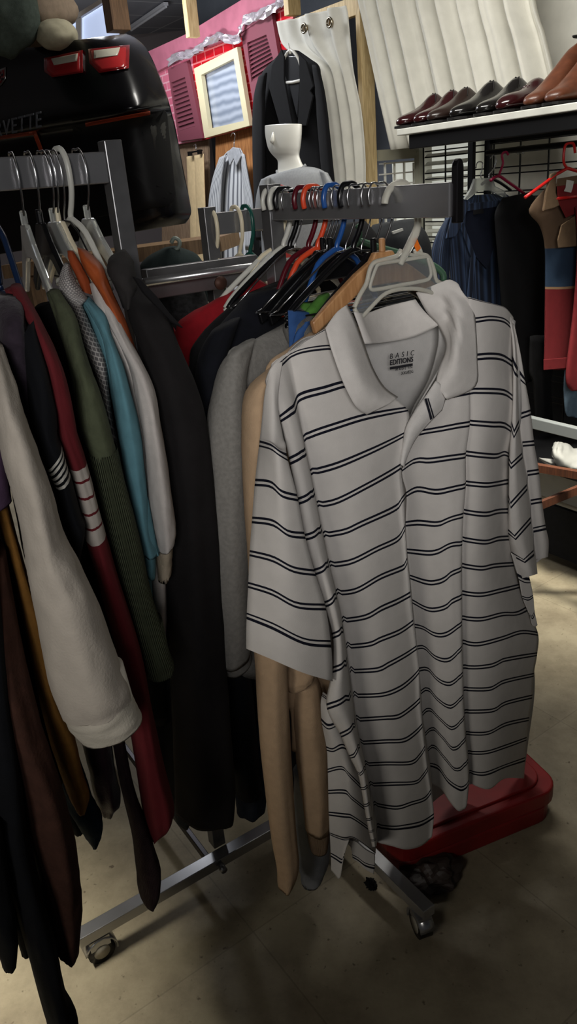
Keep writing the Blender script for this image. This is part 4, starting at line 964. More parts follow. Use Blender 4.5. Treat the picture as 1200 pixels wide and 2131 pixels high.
# left sleeve: front face traced, then closed round the back
SL=[(.5,[(563,768),(575,758),(588,752)]),(.5,[(551,815),(564,810),(578,835)]),(.5,[(545,870),(565,885),(588,905)]),(.6,[(541,907),(562,915),(580,930),(594,925)]),(1,[(539,924),(563,931),(580,943),(598,954)]),(2,[(530,1004),(563,1008),(587,1028),(619,1036)]),(3,[(524,1082),(567,1088),(600,1110),(634,1114)]),(4,[(519,1151),(567,1163),(610,1185),(655,1192)]),(5,[(516,1217),(567,1233),(617,1259),(677,1263)]),(6,[(513,1280),(567,1301),(633,1333),(688,1338)]),(6.5,[(512,1316),(567,1342),(620,1366),(691,1378)]),(6.5,[(512,1350),(560,1370),(630,1400),(692,1418)])]
M_sl=M_st
rows_=[];NSL=14
for i,(k,p) in enumerate(SL):
    g=min(1,i/4); fr=[]
    pts=resample(p,NSL)
    for j,a in enumerate(pts):
        t=j/(NSL-1); fr.append(SP(a.x,a.y,.045+.030*g*math.sin(math.pi*t)*(1.0)+.065*g*t))
    bkp=[]
    for j in range(NSL-2,0,-1):
        a=pts[j]; t=j/(NSL-1); bkp.append(SP(a.x,a.y-10,.045-.028*g*math.sin(math.pi*t)+.04*g*t-.012))
    rows_.append(fr+bkp)
grid('sleeve',rows_,M_sl,polo,vs=[k for k,_ in SL],sub=6,closed=True,label='striped left sleeve with a plain white hem')
# right sleeve
RS=[(.5,[(1052,650),(1058,655),(1064,662),(1066,668),(1070,676)]),(.5,[(1062,690),(1068,705),(1072,712),(1076,716),(1083,738)]),(1,[(1066,757),(1071,770),(1076,776),(1080,783),(1093,797)]),(2,[(1061,878),(1069,905),(1079,884),(1082,866),(1104,858)]),(3,[(1058,960),(1063,969),(1086,948),(1087,924),(1111,922)]),(4,[(1057,1036),(1062,1052),(1096,1014),(1097,985),(1121,981)]),(5,[(1055,1105),(1071,1119),(1104,1082),(1104,1045),(1127,1041)]),(6,[(1064,1152),(1090,1167),(1110,1149),(1109,1102),(1135,1096)]),(6.5,[(1070,1180),(1096,1184),(1116,1178),(1112,1128),(1141,1125)]),(6.5,[(1080,1205),(1100,1200),(1118,1194),(1113,1166),(1140,1159)])]
rows_=[]
for i,(k,p) in enumerate(RS):
    g=min(1,i/3); f=[]
    I0,I1,I2,O0,O1=p
    seq=[(I0,.0),(I1,.035*g),(((I1[0]+I2[0])/2,(I1[1]+I2[1])/2),.03*g),(I2,.0),(((I2[0]+O0[0])/2,(I2[1]+O0[1])/2),-.03*g),(O0,-.035*g),(((O0[0]+O1[0])/2,(O0[1]+O1[1])/2),-.012*g),(O1,-.04*g),((O1[0]-4,O1[1]-4),-.08*g),(((I0[0]+O1[0])/2,(I0[1]+O1[1])/2-6),-.10*g),((I0[0]+4,I0[1]-4),-.06*g)]
    rows_.append([SP(a[0],a[1],.01+d) for a,d in seq])
grid('sleeve',rows_,M_st,polo,vs=[k for k,_ in RS],sub=6,closed=True,subc=1,label='striped right sleeve creased down its length')
SG=[(6.5,[(1062,1150),(1078,1160),(1092,1168)]),(7,[(1078,1203),(1090,1209),(1102,1210)]),(8,[(1086,1243),(1098,1246),(1108,1240)]),(9,[(1100,1278),(1106,1284),(1111,1272)]),(9.6,[(1106,1300),(1112,1304),(1117,1300)])]
o=grid('side_gusset',[[SP(a.x,a.y,.02) for a in resample(p,6)] for k,p in SG],M_st,polo,vs=[k for k,_ in SG],sub=6,subc=2); solid(o,.0015,-1)
# collar
def cpoly(name,pts,mat,par,nu=12,lab=None,thick=.003):
    """pts: list of rows, each a traced pixel polyline with an offset per row end"""
    R_=[]
    for p in pts:
        R_.append([SP(a.x,a.y,a.z) for a in resample(p,nu)])
    o=grid(name,R_,mat,par,sub=5,subc=1,label=lab); solid(o,thick,-1); return o
M_rib=cloth('polo_collar',(198,194,190),.03,70,900,.35)
cpoly('collar_wing',[[(722,634,.035),(700,650,.045),(677,682,.055)],[(738,664,.045),(715,690,.068),(690,727,.075)],[(756,710,.05),(735,745,.085),(713,793,.085)],[(776,765,.055),(758,800,.092),(735,838,.088)],[(800,805,.06),(785,828,.090),(750,855,.085)],[(828,826,.07),(808,842,.086),(763,863,.08)]],M_rib,polo,lab='left collar wing')
cpoly('collar_stand',[[(735,650,.02),(760,652,-.015),(795,640,-.035),(830,631,-.04),(863,623,-.03)],[(746,680,.03),(770,685,-.01),(800,676,-.032),(840,662,-.036),(880,645,-.02)],[(758,716,.035),(785,715,-.005),(830,708,-.03),(870,697,-.03),(912,676,.0)]],M_rib,polo,lab='standing band at the back of the neck')
cpoly('collar_wing',[[(865,608,-.02),(890,598,-.005),(915,588,.01),(934,583,.02),(950,592,.03)],[(872,620,-.02),(900,612,.0),(925,603,.018),(945,603,.032),(962,607,.045)],[(890,650,-.012),(908,645,.005),(930,635,.02),(950,635,.05),(982,640,.05)],[(912,676,.0),(925,670,.015),(940,662,.03),(950,665,.06),(988,690,.06)],[(930,720,.03),(935,715,.04),(942,712,.05),(950,715,.075),(990,745,.066)],[(915,765,.05),(922,768,.058),(932,772,.07),(950,780,.078),(987,803,.07)],[(905,805,.06),(912,812,.066),(920,820,.072),(925,828,.076),(930,829,.07)]],M_rib,polo,nu=16,lab='right collar wing folded open')
cpoly('neck_facing',[[(912,676,-.002),(930,676,.01),(948,690,.035)],[(912,720,-.008),(922,725,.008),(935,730,.04)],[(893,790,.0),(900,790,.012),(912,775,.045)],[(862,845,.012),(868,845,.02),(886,820,.05)],[(845,885,.03),(849,886,.034),(858,868,.055)]],M_pin,polo)
cpoly('placket_flap',[[(905,793,.062),(915,800,.066),(925,822,.068),(917,853,.066)],[(884,826,.060),(893,836,.068),(900,850,.07),(898,872,.066)],[(862,858,.056),(872,868,.066),(878,880,.068),(872,900,.062)],[(846,890,.056),(852,898,.066),(858,910,.066),(858,920,.06)],[(840,925,.055),(842,935,.06),(846,942,.058),(845,948,.054)],[(834,965,.055),(836,968,.058),(837,970,.056),(838,972,.052)]],M_pw,polo,lab='opened button placket')
MB().prism([SP(883,830,.074),SP(887,829,.074),SP(899,871,.074),SP(895,874,.074)],PNn*.0008).build('placket_stripe',plain('navy_yarn',(14,16,30),.9),polo)
MB().prism([SP(889,829,.074),SP(891,829,.074),SP(903,868,.074),SP(901,870,.074)],PNn*.0008).build('placket_stripe',plain('navy_yarn',(14,16,30),.9),polo)
# printed neck label
M_ink=plain('ink',(24,24,30),.8)
LX=SP(810,760,-.028); LX2=SP(859,752,-.028); ex_=(LX2-LX).normalized(); wL=(LX2-LX).length; ey_=(Z-ex_*Z.dot(ex_)).normalized()
def L_(x,y): return SP(x,y,-.028)
text('label_print','BASIC',L_(811,747),ex_,ey_,wL*1.02,M_ink,polo,.0005,shear=.1,space=1.9)
text('label_print','EDITIONS',L_(811,760),ex_,ey_,wL*.98,M_ink,polo,.0005,weight=.025)
MB().prism([L_(811,764),L_(858,756),L_(858,761),L_(811,769)],PNn*.0005).build('label_bar',M_ink,polo)
text('label_print','MADE IN',L_(823,772),ex_,ey_,wL*.7,M_ink,polo,.0005,space=1.6)
text('label_print','XXL/EEG',L_(834,780),ex_,ey_,wL*.52,M_ink,polo,.0005)
# its clear hanger
M_milk=plain('milky_clear',(226,224,212),.22,trans=.55,ior=1.25,var=.05)
M_win=plain('clear_web',(214,218,220),.12,trans=.88,ior=1.12)
ph=thing('clothes_hanger','large milky clear plastic hanger with an orange sticker holding the striped polo','hanger',HP)
hoff=.0
def HPx(x,y,o=0): return PL(x,y,P0+PNn*o,PNn)
mb=MB(); mb.tube([HPx(x,y) for x,y in ((800,424),(802,412),(810,394),(824,383),(840,382),(850,392),(858,410),(866,430),(869,460),(866,480),(856,502),(846,522),(838,536),(832,550))],[.006,.0062,.0065,.0065,.0065,.0062,.006,.006,.0065,.0075,.008,.0075,.007,.006],12,smooth=4); mb.build('hook',M_milk,ph,True)
def rim(pts,r,closed=False,sm=3): 
    P=[HPx(x,y) for x,y in pts]
    return MB().tube(P+([P[0],P[1]] if closed else []),r,10,smooth=sm).build('rim',M_milk,ph,True)
rim([(737,640),(748,615),(762,590),(768,565),(774,551),(784,544),(808,538),(826,532),(834,520)],.0042)
rim([(862,522),(874,529),(888,533),(896,545),(903,565),(908,584),(930,596),(955,612)],.0042)
rim([(737,642),(750,660),(765,646),(785,625),(800,612),(820,604),(842,601),(866,601),(890,606),(905,612)],.0038)
rim([(782,556),(790,549),(840,541),(884,534),(890,540),(896,566),(893,578),(882,584),(830,594),(786,602),(772,602),(770,592)],.0036,True)
rim([(846,525),(852,512),(858,500),(868,508),(876,524),(872,529),(860,531)],.003,True)
MB().prism([HPx(x,y,-.0015) for x,y in ((737,640),(762,590),(774,551),(808,538),(836,530),(874,529),(888,533),(908,584),(940,604),(905,611),(866,600),(842,600),(820,603),(800,611),(785,624),(765,646),(750,660))],PNn*.0025).build('web',M_win,ph)
bevel(MB().prism([HPx(x,y,.003) for x,y in ((855,499),(865,494),(874,517),(866,524))],PNn*.002).build('size_sticker',plain('orange_sticker',(224,112,30),.6),ph,label='orange sticker'),.0005)
# ------------------------------------------------------------------ garments behind the polo on the loaded arm
def gloft(name,rows,mat,par,Y,**k):      # rows without a distance get Y
    return loft(name,[(r[0],r[1],r[2],r[3],Y)+tuple(r[4:]) for r in rows],mat,par,**k)
M_beige=cloth('beige_fleece',(172,146,118),.05,60,350,.5); M_beige2=cloth('beige_rib',(160,134,108),.05,60,350,.5,rib=('X',22))
bg=thing('sweatshirt','beige long sleeved sweatshirt hanging right behind the striped polo','sweatshirt',tR(800))
def at(Yl,Yr): return (Yl,Yr)
loft('body',[(668,676,700,664,(1.46,1.52),.03,.02),(600,724,760,690,(1.38,1.54),.035,.03),(548,785,800,760,(1.32,1.58),.04,.03),(560,1000,860,940,(1.30,1.55),.04,.03),(575,1420,880,1300,(1.30,1.56),.04,.03),(603,1480,880,1400,(1.32,1.56),.035,.03),(606,1560,880,1480,(1.32,1.56),.035,.03)],M_beige,bg,wave=.12)
loft('sleeve',[(556,778,600,740,(1.26,1.32),.03,.03),(510,815,562,830,1.27,.045,.04),(502,910,572,930,1.27,.05,.04),(506,1034,585,1040,1.27,.05,.04),(518,1200,594,1200,1.27,.05,.04),(528,1360,598,1380,1.27,.045,.04),(540,1540,603,1540,1.27,.04,.04),(560,1716,616,1716,1.27,.035,.035),(574,1800,621,1800,1.27,.03,.03),(577,1838,609,1846,1.27,.025,.025)],M_beige,bg,wave=.06,nz=.004,vs=None)
loft('sleeve',[(596,1395,656,1400,1.33,.03,.03),(604,1440,668,1436,1.33,.04,.03),(612,1540,684,1540,1.33,.04,.03),(624,1640,688,1640,1.33,.04,.03),(636,1722,688,1722,1.33,.035,.03)],M_beige,bg,wave=.08,nz=.006,captop=False)
loft('cuff',[(637,1720,686,1722,1.33,.03,.028),(640,1745,684,1745,1.33,.028,.026),(645,1764,682,1764,1.33,.026,.024)],M_beige2,bg,nz=.002)
loft('hem_fold',[(592,1372,650,1376,1.30,.02,.02),(590,1410,655,1408,1.30,.025,.02),(598,1436,632,1428,1.30,.02,.02)],M_beige,bg,nz=.006,hollow=False)
M_hg=cloth('heather_grey',(122,120,116),.10,140,350,.5); M_hgr=cloth('heather_rib',(128,126,122),.08,140,350,.5,rib=('X',40))
gt=thing('t_shirt','heather grey t-shirt with a ribbed collar hanging behind the beige sweatshirt','t-shirt',tR(745))
loft('body',[(584,678,640,655,(1.50,1.58),.03,.02),(520,712,690,690,(1.42,1.6),.035,.03),(470,745,720,760,(1.36,1.6),.04,.03),(480,900,740,900,(1.38,1.62),.04,.03),(490,1200,740,1200,(1.38,1.62),.04,.03),(500,1400,740,1400,(1.38,1.62),.04,.03)],M_hg,gt,wave=.1)
loft('sleeve',[(478,735,530,705,(1.34,1.40),.03,.03),(452,775,512,790,1.35,.045,.04),(428,880,518,880,1.34,.055,.045),(424,1000,520,1000,1.34,.055,.045),(424,1200,522,1200,1.34,.055,.045),(430,1300,523,1290,1.34,.05,.04),(446,1378,521,1362,1.34,.045,.04)],M_hg,gt,wave=.05,nz=.004)
loft('sleeve_hem',[(444,1370,522,1356,1.35,.045,.04),(466,1397,524,1370,1.36,.042,.04)],M_hg,gt,nz=.003)
loft('collar',[(612,634,630,634,1.50,.03,.03),(598,660,652,655,1.48,.045,.03),(588,684,660,672,1.47,.05,.03),(598,712,650,700,1.46,.04,.03)],M_hgr,gt,nz=.003,label='ribbed collar',hollow=False)
M_nvy=cloth('black_navy',(10,12,20),.2,40); M_blkc=cloth('black_cotton',(13,13,15),.2,40)
nv=thing('sweater','black navy sweater hanging between the grey t-shirt and the charcoal jacket','sweater',tR(700))
loft('body',[(515,612,640,586,(1.60,1.66),.03,.02),(440,700,640,690,(1.5,1.68),.04,.03),(420,780,660,800,(1.48,1.7),.05,.03),(415,1000,700,1000,(1.48,1.7),.05,.03),(425,1400,720,1400,(1.48,1.7),.05,.03),(470,1640,720,1620,(1.48,1.7),.04,.03)],M_nvy,nv,wave=.1)
loft('sleeve',[(440,690,500,660,(1.46,1.5),.03,.03),(408,760,468,770,1.46,.05,.04),(402,900,465,900,1.46,.05,.04),(410,1150,470,1150,1.46,.05,.04),(440,1400,520,1400,1.46,.05,.04),(478,1600,540,1600,1.46,.045,.04),(492,1650,545,1646,1.46,.04,.04)],M_nvy,nv,nz=.005)
jn=thing('jeans','dark blue jeans hanging low behind the black navy sweater','jeans',tR(690))
loft('leg',[(480,1500,560,1490,1.52,.04,.03),(488,1640,556,1630,1.52,.04,.03),(492,1688,552,1680,1.52,.04,.03)],cloth('dark_denim',(30,38,54),.2,60),jn,wave=.15)
bc=thing('t_shirt','black t-shirt hanging beside the red top on the loaded arm','t-shirt',tR(640))
loft('body',[(500,618,600,578,(1.64,1.74),.03,.02),(410,705,640,640,(1.58,1.76),.04,.03),(392,790,650,760,(1.56,1.76),.04,.03),(390,1100,660,1100,(1.56,1.76),.04,.03),(395,1500,660,1500,(1.56,1.76),.04,.03)],M_blkc,bc,wave=.1)
M_redc=cloth('red_jersey',(128,16,26),.08,60)
rd=thing('t_shirt','bright red top on the frosted white hanger nearest the rack post','t-shirt',tR(568))
loft('shoulder',[(530,578,566,600,(1.72,1.76),.03,.03),(500,596,560,640,(1.70,1.76),.04,.03),(450,622,520,690,(1.68,1.76),.05,.03),(396,652,470,740,(1.66,1.74),.05,.03),(366,680,420,790,(1.65,1.70),.05,.03),(366,760,430,900,(1.65,1.70),.05,.03)],M_redc,rd,nz=.006)
loft('body',[(372,740,600,740,(1.68,1.85),.04,.03),(370,1000,600,1000,(1.68,1.85),.04,.03),(380,1400,600,1400,(1.68,1.85),.04,.03)],M_redc,rd)
r2=thing('t_shirt','dark red top showing just behind the bright red top','t-shirt',tR(600))
loft('shoulder',[(556,604,600,590,(1.66,1.7),.03,.02),(520,650,610,640,(1.64,1.72),.04,.03),(500,760,620,760,(1.64,1.72),.04,.03)],cloth('dark_red_jersey',(84,14,22),.1,60),r2)
gn=thing('t_shirt','green top peeking out between the black hangers and the grey collar','t-shirt',tR(770))
loft('shoulder',[(662,616,684,610,(1.50,1.52),.02,.02),(640,640,694,640,(1.47,1.53),.03,.02),(628,664,690,668,(1.47,1.53),.03,.02),(620,740,700,740,(1.47,1.53),.03,.02)],cloth('leaf_green',(66,112,44),.1,60),gn)
bu=thing('t_shirt','small strip of blue cloth between the grey collar and the beige shoulder','t-shirt',tR(790))
loft('shoulder',[(632,668,652,664,(1.44,1.46),.02,.02),(612,700,660,690,(1.42,1.47),.02,.02),(600,760,660,760,(1.42,1.47),.02,.02)],cloth('mid_blue',(44,76,126),.1,60),bu)
gs=thing('sweatpants','pale grey cloth hanging lowest beside the beige sleeves','sweatpants',tR(780))
loft('leg',[(610,1600,690,1600,1.40,.04,.03),(616,1740,688,1735,1.40,.04,.03),(622,1800,684,1790,1.40,.035,.03),(628,1838,672,1822,1.40,.03,.03)],cloth('pale_grey',(118,120,124),.06,60),gs,nz=.006)
# ------------------------------------------------------------------ garments on the left arm, seen edge-on (sleeves towards the aisle)
M_char=cloth('charcoal_canvas',(24,22,23),.12,25,300,.5); M_charb=cloth('charcoal_black',(14,13,15),.12,25,300,.5)
cj=thing('jacket','long charcoal jacket with a wide stand-up collar nearest the tall rack post','jacket',tL(160))
loft('body',[(250,590,296,590,1.40,.03,.05),(268,660,340,645,1.36,.04,.12),(290,720,372,716,1.33,.04,.16),(306,800,404,790,1.31,.04,.18),(322,900,432,890,1.30,.04,.20),(338,1080,452,1080,1.30,.04,.20),(350,1300,466,1300,1.30,.04,.20),(358,1500,478,1500,1.30,.04,.2),(364,1640,490,1640,1.30,.04,.2),(366,1690,486,1708,1.30,.04,.2)],M_char,cj,wave=.16,wk=4,nz=.005)
loft('collar',[(250,521,262,521,1.42,.03,.03),(228,536,278,545,1.40,.04,.05),(224,566,282,575,1.38,.04,.05),(240,600,284,610,1.37,.03,.05),(256,642,276,640,1.365,.02,.04)],cloth('charcoal_collar',(40,38,38),.12,25,300,.5),cj,nz=.004,hollow=False)
o=MB().prism([WY(x,y,1.34) for x,y in ((278,575),(292,580),(330,620),(352,650),(383,684),(360,672),(338,650),(300,610))],Wd*.01+V*0).build('lapel',M_charb,cj); bevel(o,.002)
M_org=cloth('orange_satin',(150,72,34),.08,30,200,.2,.55)
ob=thing('blouse','orange blouse showing between the white t-shirt and the charcoal jacket','blouse',tL(150))
loft('shoulder',[(160,515,182,523,1.40,.02,.03),(166,540,210,548,1.38,.03,.05),(186,575,224,582,1.36,.03,.08),(204,604,243,625,1.34,.03,.1),(228,650,266,677,1.32,.03,.1),(250,700,282,724,1.31,.03,.12),(274,760,296,760,1.31,.03,.12),(290,850,304,850,1.31,.03,.12),(296,1000,310,1000,1.31,.03,.12)],M_org,ob,nz=.004)
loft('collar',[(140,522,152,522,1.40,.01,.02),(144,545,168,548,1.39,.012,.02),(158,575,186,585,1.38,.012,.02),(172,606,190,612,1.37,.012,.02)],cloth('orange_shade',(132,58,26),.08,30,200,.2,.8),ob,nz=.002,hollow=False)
M_wt=cloth('white_jersey',(186,180,176),.05,60)
wt=thing('t_shirt','plain white t-shirt between the teal t-shirt and the charcoal jacket','t-shirt',tL(126))
loft('body',[(186,590,204,584,1.38,.02,.04),(200,640,226,622,1.34,.03,.10),(228,700,254,690,1.31,.03,.15),(262,800,296,790,1.29,.03,.18),(290,1000,330,1000,1.28,.03,.2),(312,1200,345,1200,1.28,.03,.2),(318,1330,345,1330,1.28,.03,.2)],M_wt,wt,nz=.003)
loft('sleeve',[(196,604,214,600,1.36,.02,.03),(214,650,236,640,1.32,.025,.05),(240,702,262,695,1.29,.03,.06),(266,760,298,756,1.27,.035,.06),(282,820,324,820,1.25,.04,.06),(296,900,338,900,1.24,.045,.06),(304,980,351,980,1.235,.045,.06),(312,1060,361,1060,1.23,.045,.06),(320,1110,365,1104,1.23,.04,.06),(326,1140,362,1126,1.23,.04,.06)],M_wt,wt,nz=.004,wave=.06)
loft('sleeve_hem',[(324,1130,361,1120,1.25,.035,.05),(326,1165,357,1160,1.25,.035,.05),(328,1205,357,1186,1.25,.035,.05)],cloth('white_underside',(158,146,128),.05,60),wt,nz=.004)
M_teal=cloth('teal_jersey',(92,136,148),.06,50)
tt=thing('t_shirt','teal blue t-shirt hanging left of the plain white t-shirt','t-shirt',tL(108))
loft('body',[(168,628,186,618,1.36,.02,.04),(192,680,226,670,1.31,.03,.12),(222,780,254,770,1.28,.03,.16),(244,900,290,900,1.27,.03,.2),(274,1100,310,1100,1.26,.03,.2),(290,1300,320,1300,1.26,.03,.2)],M_teal,tt,nz=.003)
loft('sleeve',[(174,630,186,622,1.34,.02,.03),(194,664,217,652,1.30,.025,.05),(214,704,232,696,1.27,.03,.06),(224,752,252,750,1.25,.035,.06),(236,825,274,822,1.23,.04,.06),(244,900,292,900,1.22,.04,.06),(262,1010,304,1000,1.215,.04,.06),(280,1095,312,1095,1.21,.04,.06),(288,1144,330,1146,1.21,.04,.06)],M_teal,tt,nz=.004,wave=.06)
loft('sleeve_hem',[(292,1140,324,1145,1.225,.035,.05),(296,1181,322,1198,1.225,.035,.05)],M_teal,tt,nz=.004)
# patterned grey shirt
pm,nt,b=newmat('grey_check_print'); tc=N(nt,'ShaderNodeTexCoord'); mp=N(nt,'ShaderNodeMapping'); mp.inputs['Scale'].default_value=(1,2.2,1); mp.inputs['Rotation'].default_value=(0,0,.25); nt.links.new(tc.outputs['UV'],mp.inputs['Vector'])
br=N(nt,'ShaderNodeTexBrick'); br.inputs['Scale'].default_value=1; br.inputs['Brick Width'].default_value=.075; br.inputs['Row Height'].default_value=.06; br.inputs['Mortar Size'].default_value=.008
for k,c in (('Color1',(112,108,108)),('Color2',(96,93,95)),('Mortar',(186,182,178))): br.inputs[k].default_value=lin(c)
nt.links.new(mp.outputs['Vector'],br.inputs['Vector']); nt.links.new(br.outputs['Color'],b.inputs['Base Color']); b.inputs['Roughness'].default_value=.85
gp=thing('button_shirt','grey shirt with a pale geometric print beside the olive sweater','shirt',tL(97))
loft('collar',[(134,548,144,549,1.39,.02,.03),(124,575,156,580,1.37,.03,.04),(122,600,176,612,1.355,.03,.04),(130,622,182,622,1.35,.03,.04),(150,642,166,640,1.345,.02,.03)],pm,gp,nz=.003,hollow=False)
loft('body',[(150,636,170,632,1.34,.02,.06),(160,680,192,684,1.30,.03,.12),(186,745,218,743,1.27,.03,.16),(204,800,226,800,1.26,.03,.18),(216,870,234,870,1.25,.03,.2),(240,1000,262,1000,1.25,.03,.2),(276,1200,300,1200,1.25,.03,.2)],pm,gp,nz=.003)
M_olv=cloth('olive_knit',(74,80,60),.1,60,220,.8); M_olr=cloth('olive_rib',(70,76,57),.1,60,220,.6,rib=('X',14))
ol=thing('sweater','olive green knitted sweater with long ribbed sleeves','sweater',tL(60))
loft('body',[(96,612,122,605,1.32,.02,.05),(114,660,148,648,1.26,.03,.14),(140,750,176,732,1.22,.03,.18),(162,880,216,870,1.20,.03,.2),(200,1060,262,1060,1.19,.03,.22),(250,1300,310,1300,1.19,.03,.22),(280,1380,330,1380,1.19,.03,.22)],M_olv,ol,nz=.004)
loft('yoke',[(102,606,122,604,1.30,.03,.04),(118,660,154,652,1.24,.04,.06),(138,732,176,728,1.19,.045,.07),(156,795,200,792,1.17,.05,.07),(160,870,224,864,1.155,.05,.07),(184,945,244,942,1.15,.05,.07)],cloth('olive_cable',(78,84,64),.1,60,180,.9),ol,nz=.005,captop=True,hollow=False)
loft('sleeve',[(182,935,243,930,1.15,.05,.06),(200,1010,262,1010,1.145,.05,.06),(216,1085,281,1083,1.14,.05,.06),(238,1165,300,1165,1.14,.05,.06),(262,1250,320,1250,1.14,.045,.06),(282,1330,345,1330,1.14,.045,.06),(294,1374,361,1376,1.14,.04,.05),(302,1402,362,1388,1.14,.038,.05)],M_olr,ol,nz=.004,captop=False)
M_mar=cloth('maroon_knit',(104,32,38),.1,60,250,.6)
mh=thing('hoodie','maroon sweatshirt with a white banded sleeve with thin maroon rings','sweatshirt',tL(40))
MW=(186,178,170); MR=(102,30,36)
mbnd=bands('maroon_bands',MR,[(.200,MW),(.236,MR),(.2445,MW),(.286,MR),(.2945,MW),(.336,MR),(.3445,MW),(.386,MR),(.3945,MW),(.440,MR)])
sl=[(20,596,46,594,1.22,.03,.05),(40,640,68,634,1.17,.035,.06),(68,690,92,680,1.13,.04,.06),(88,760,126,752,1.10,.045,.06),(100,825,146,822,1.085,.045,.06),(117,890,158,890,1.08,.045,.06),(138,962,179,955,1.08,.045,.06),(160,1040,200,1032,1.08,.045,.06),(178,1118,218,1104,1.08,.045,.06),(200,1190,238,1180,1.08,.045,.06),(244,1363,290,1350,1.09,.045,.06),(262,1460,316,1480,1.09,.045,.06),(282,1600,340,1590,1.10,.045,.06),(296,1690,360,1672,1.10,.045,.05),(304,1716,352,1700,1.10,.04,.05),(312,1734,322,1728,1.10,.03,.04)]
vs=[0,.04,.08,.12,.15,.172,.2,.32,.44,.5,.62,.72,.82,.92,.96,1.0]
loft('sleeve',sl,mbnd,mh,nz=.005,vs=vs,label='sleeve with a white band and thin maroon rings')
loft('body',[(10,604,34,600,1.26,.02,.05),(60,720,100,705,1.20,.03,.16),(100,900,150,890,1.17,.03,.2),(150,1150,215,1140,1.16,.03,.22),(200,1350,268,1340,1.16,.03,.22)],M_mar,mh,nz=.004)
fz=thing('hoodie','fuzzy dark purple grey hooded top left of the maroon sweatshirt','sweatshirt',tL(20))
M_fz=cloth('fuzzy_plum',(44,36,46),.2,60,160,1.0,sheen=.08)
loft('body',[(-6,622,30,616,1.18,.03,.06),(-10,660,50,645,1.14,.04,.12),(-6,740,62,730,1.10,.04,.14),(0,850,86,840,1.08,.04,.14),(20,1000,100,1000,1.07,.03,.14),(60,1200,130,1200,1.07,.03,.14)],M_fz,fz,nz=.007)
M_trk=cloth('black_track',(9,11,17),.15,40)
tj=thing('track_jacket','black track jacket with a band of white lines across its sleeve','jacket',tL(28))
WHT=(200,198,190);BKT=(9,11,17)
tb=bands('track_bands',BKT,[(.46,WHT),(.474,BKT),(.486,WHT),(.502,BKT),(.516,WHT),(.532,BKT),(.546,WHT),(.562,BKT),(.576,WHT),(.590,BKT)])
sl=[(40,700,70,664,1.12,.03,.05),(52,780,98,760,1.07,.04,.06),(62,860,116,850,1.05,.045,.06),(78,920,118,900,1.04,.045,.06),(92,968,128,924,1.038,.045,.06),(112,1008,146,988,1.035,.045,.06),(122,1050,166,1062,1.035,.045,.06),(134,1100,178,1090,1.04,.04,.06),(140,1142,168,1146,1.045,.035,.05),(146,1170,164,1172,1.05,.03,.04)]
loft('sleeve',sl,tb,tj,nz=.004,vs=[0,.14,.28,.38,.46,.60,.72,.82,.92,1],label='black sleeve crossed by white lines')
loft('body',[(10,700,50,680,1.16,.03,.1),(50,850,100,840,1.12,.03,.16),(90,1100,170,1100,1.11,.03,.18),(150,1350,240,1350,1.11,.03,.18),(250,1420,300,1420,1.12,.03,.16)],M_trk,tj)
M_crm=cloth('cream_fleece',(176,168,158),.05,30,260,.6); M_crr=cloth('cream_rib',(184,178,166),.04,30,320,.6)
cs=thing('sweatshirt','cream sweatshirt with a long loose sleeve reaching over the maroon one','sweatshirt',tL(8))
loft('sleeve',[(-40,700,8,720,1.06,.04,.05),(-30,760,28,780,1.02,.05,.06),(-20,830,44,840,.99,.055,.06),(2,940,76,930,.97,.06,.06),(28,1037,104,1013,.96,.06,.06),(47,1130,128,1104,.955,.06,.06),(56,1190,158,1162,.95,.06,.06),(66,1245,190,1222,.95,.065,.06),(84,1340,226,1318,.95,.065,.06),(104,1430,258,1400,.95,.065,.06),(124,1484,270,1436,.95,.06,.055)],M_crm,cs,nz=.007,wave=.06,hollow=False)
loft('cuff',[(126,1482,270,1434,.95,.058,.052),(142,1510,283,1462,.95,.055,.05),(162,1534,295,1486,.95,.05,.048)],M_crr,cs,nz=.003,captop=False)
loft('body',[(-120,620,-20,640,1.12,.04,.12),(-140,800,-20,800,1.06,.04,.14),(-140,1200,20,1200,1.04,.04,.16),(-120,1500,60,1500,1.04,.04,.16)],M_crm,cs)
pu=thing('blouse','muted purple cloth at the left edge behind the cream sleeve','blouse',WY(0,980,1.0))
loft('sleeve',[(-60,860,2,860,1.0,.03,.05),(-60,940,10,940,1.0,.03,.05),(-60,1000,20,1010,1.0,.03,.05),(-60,1070,24,1040,1.0,.03,.05)],cloth('muted_purple',(72,54,76),.1,40),pu)
M_mus=cloth('mustard_knit',(142,100,46),.1,60,260,.6)
mu=thing('sweater','mustard yellow sweater sleeve hanging under the cream cuff','sweater',WY(20,1100,1.05))
loft('sleeve',[(-30,980,4,990,1.04,.03,.05),(-6,1080,26,1078,1.03,.035,.05),(28,1195,54,1180,1.02,.04,.05),(50,1310,92,1300,1.015,.04,.05),(74,1420,122,1440,1.01,.04,.05),(96,1517,152,1520,1.01,.04,.05),(122,1600,170,1600,1.01,.035,.045),(144,1658,184,1646,1.01,.03,.04),(156,1680,178,1676,1.01,.025,.03)],M_mus,mu,nz=.005)
M_rst=cloth('rust_brown',(64,40,32),.15,50,200,.8)
ru=thing('sweater','long rust brown knitted cardigan at the lower left','sweater',WY(60,1500,.95))
loft('body',[(-60,1150,10,1140,.98,.04,.08),(-50,1350,44,1340,.95,.05,.08),(-20,1500,84,1500,.93,.05,.08),(30,1620,122,1610,.92,.05,.08),(56,1720,150,1727,.92,.05,.07),(80,1820,166,1820,.92,.045,.07),(96,1900,168,1880,.92,.04,.06),(114,1968,162,1966,.92,.035,.05),(122,1984,154,1982,.92,.025,.04)],M_rst,ru,nz=.006,wave=.1)
dg=thing('trousers','black trousers with a long tapering leg at the bottom left corner','trousers',WY(60,1900,.95))
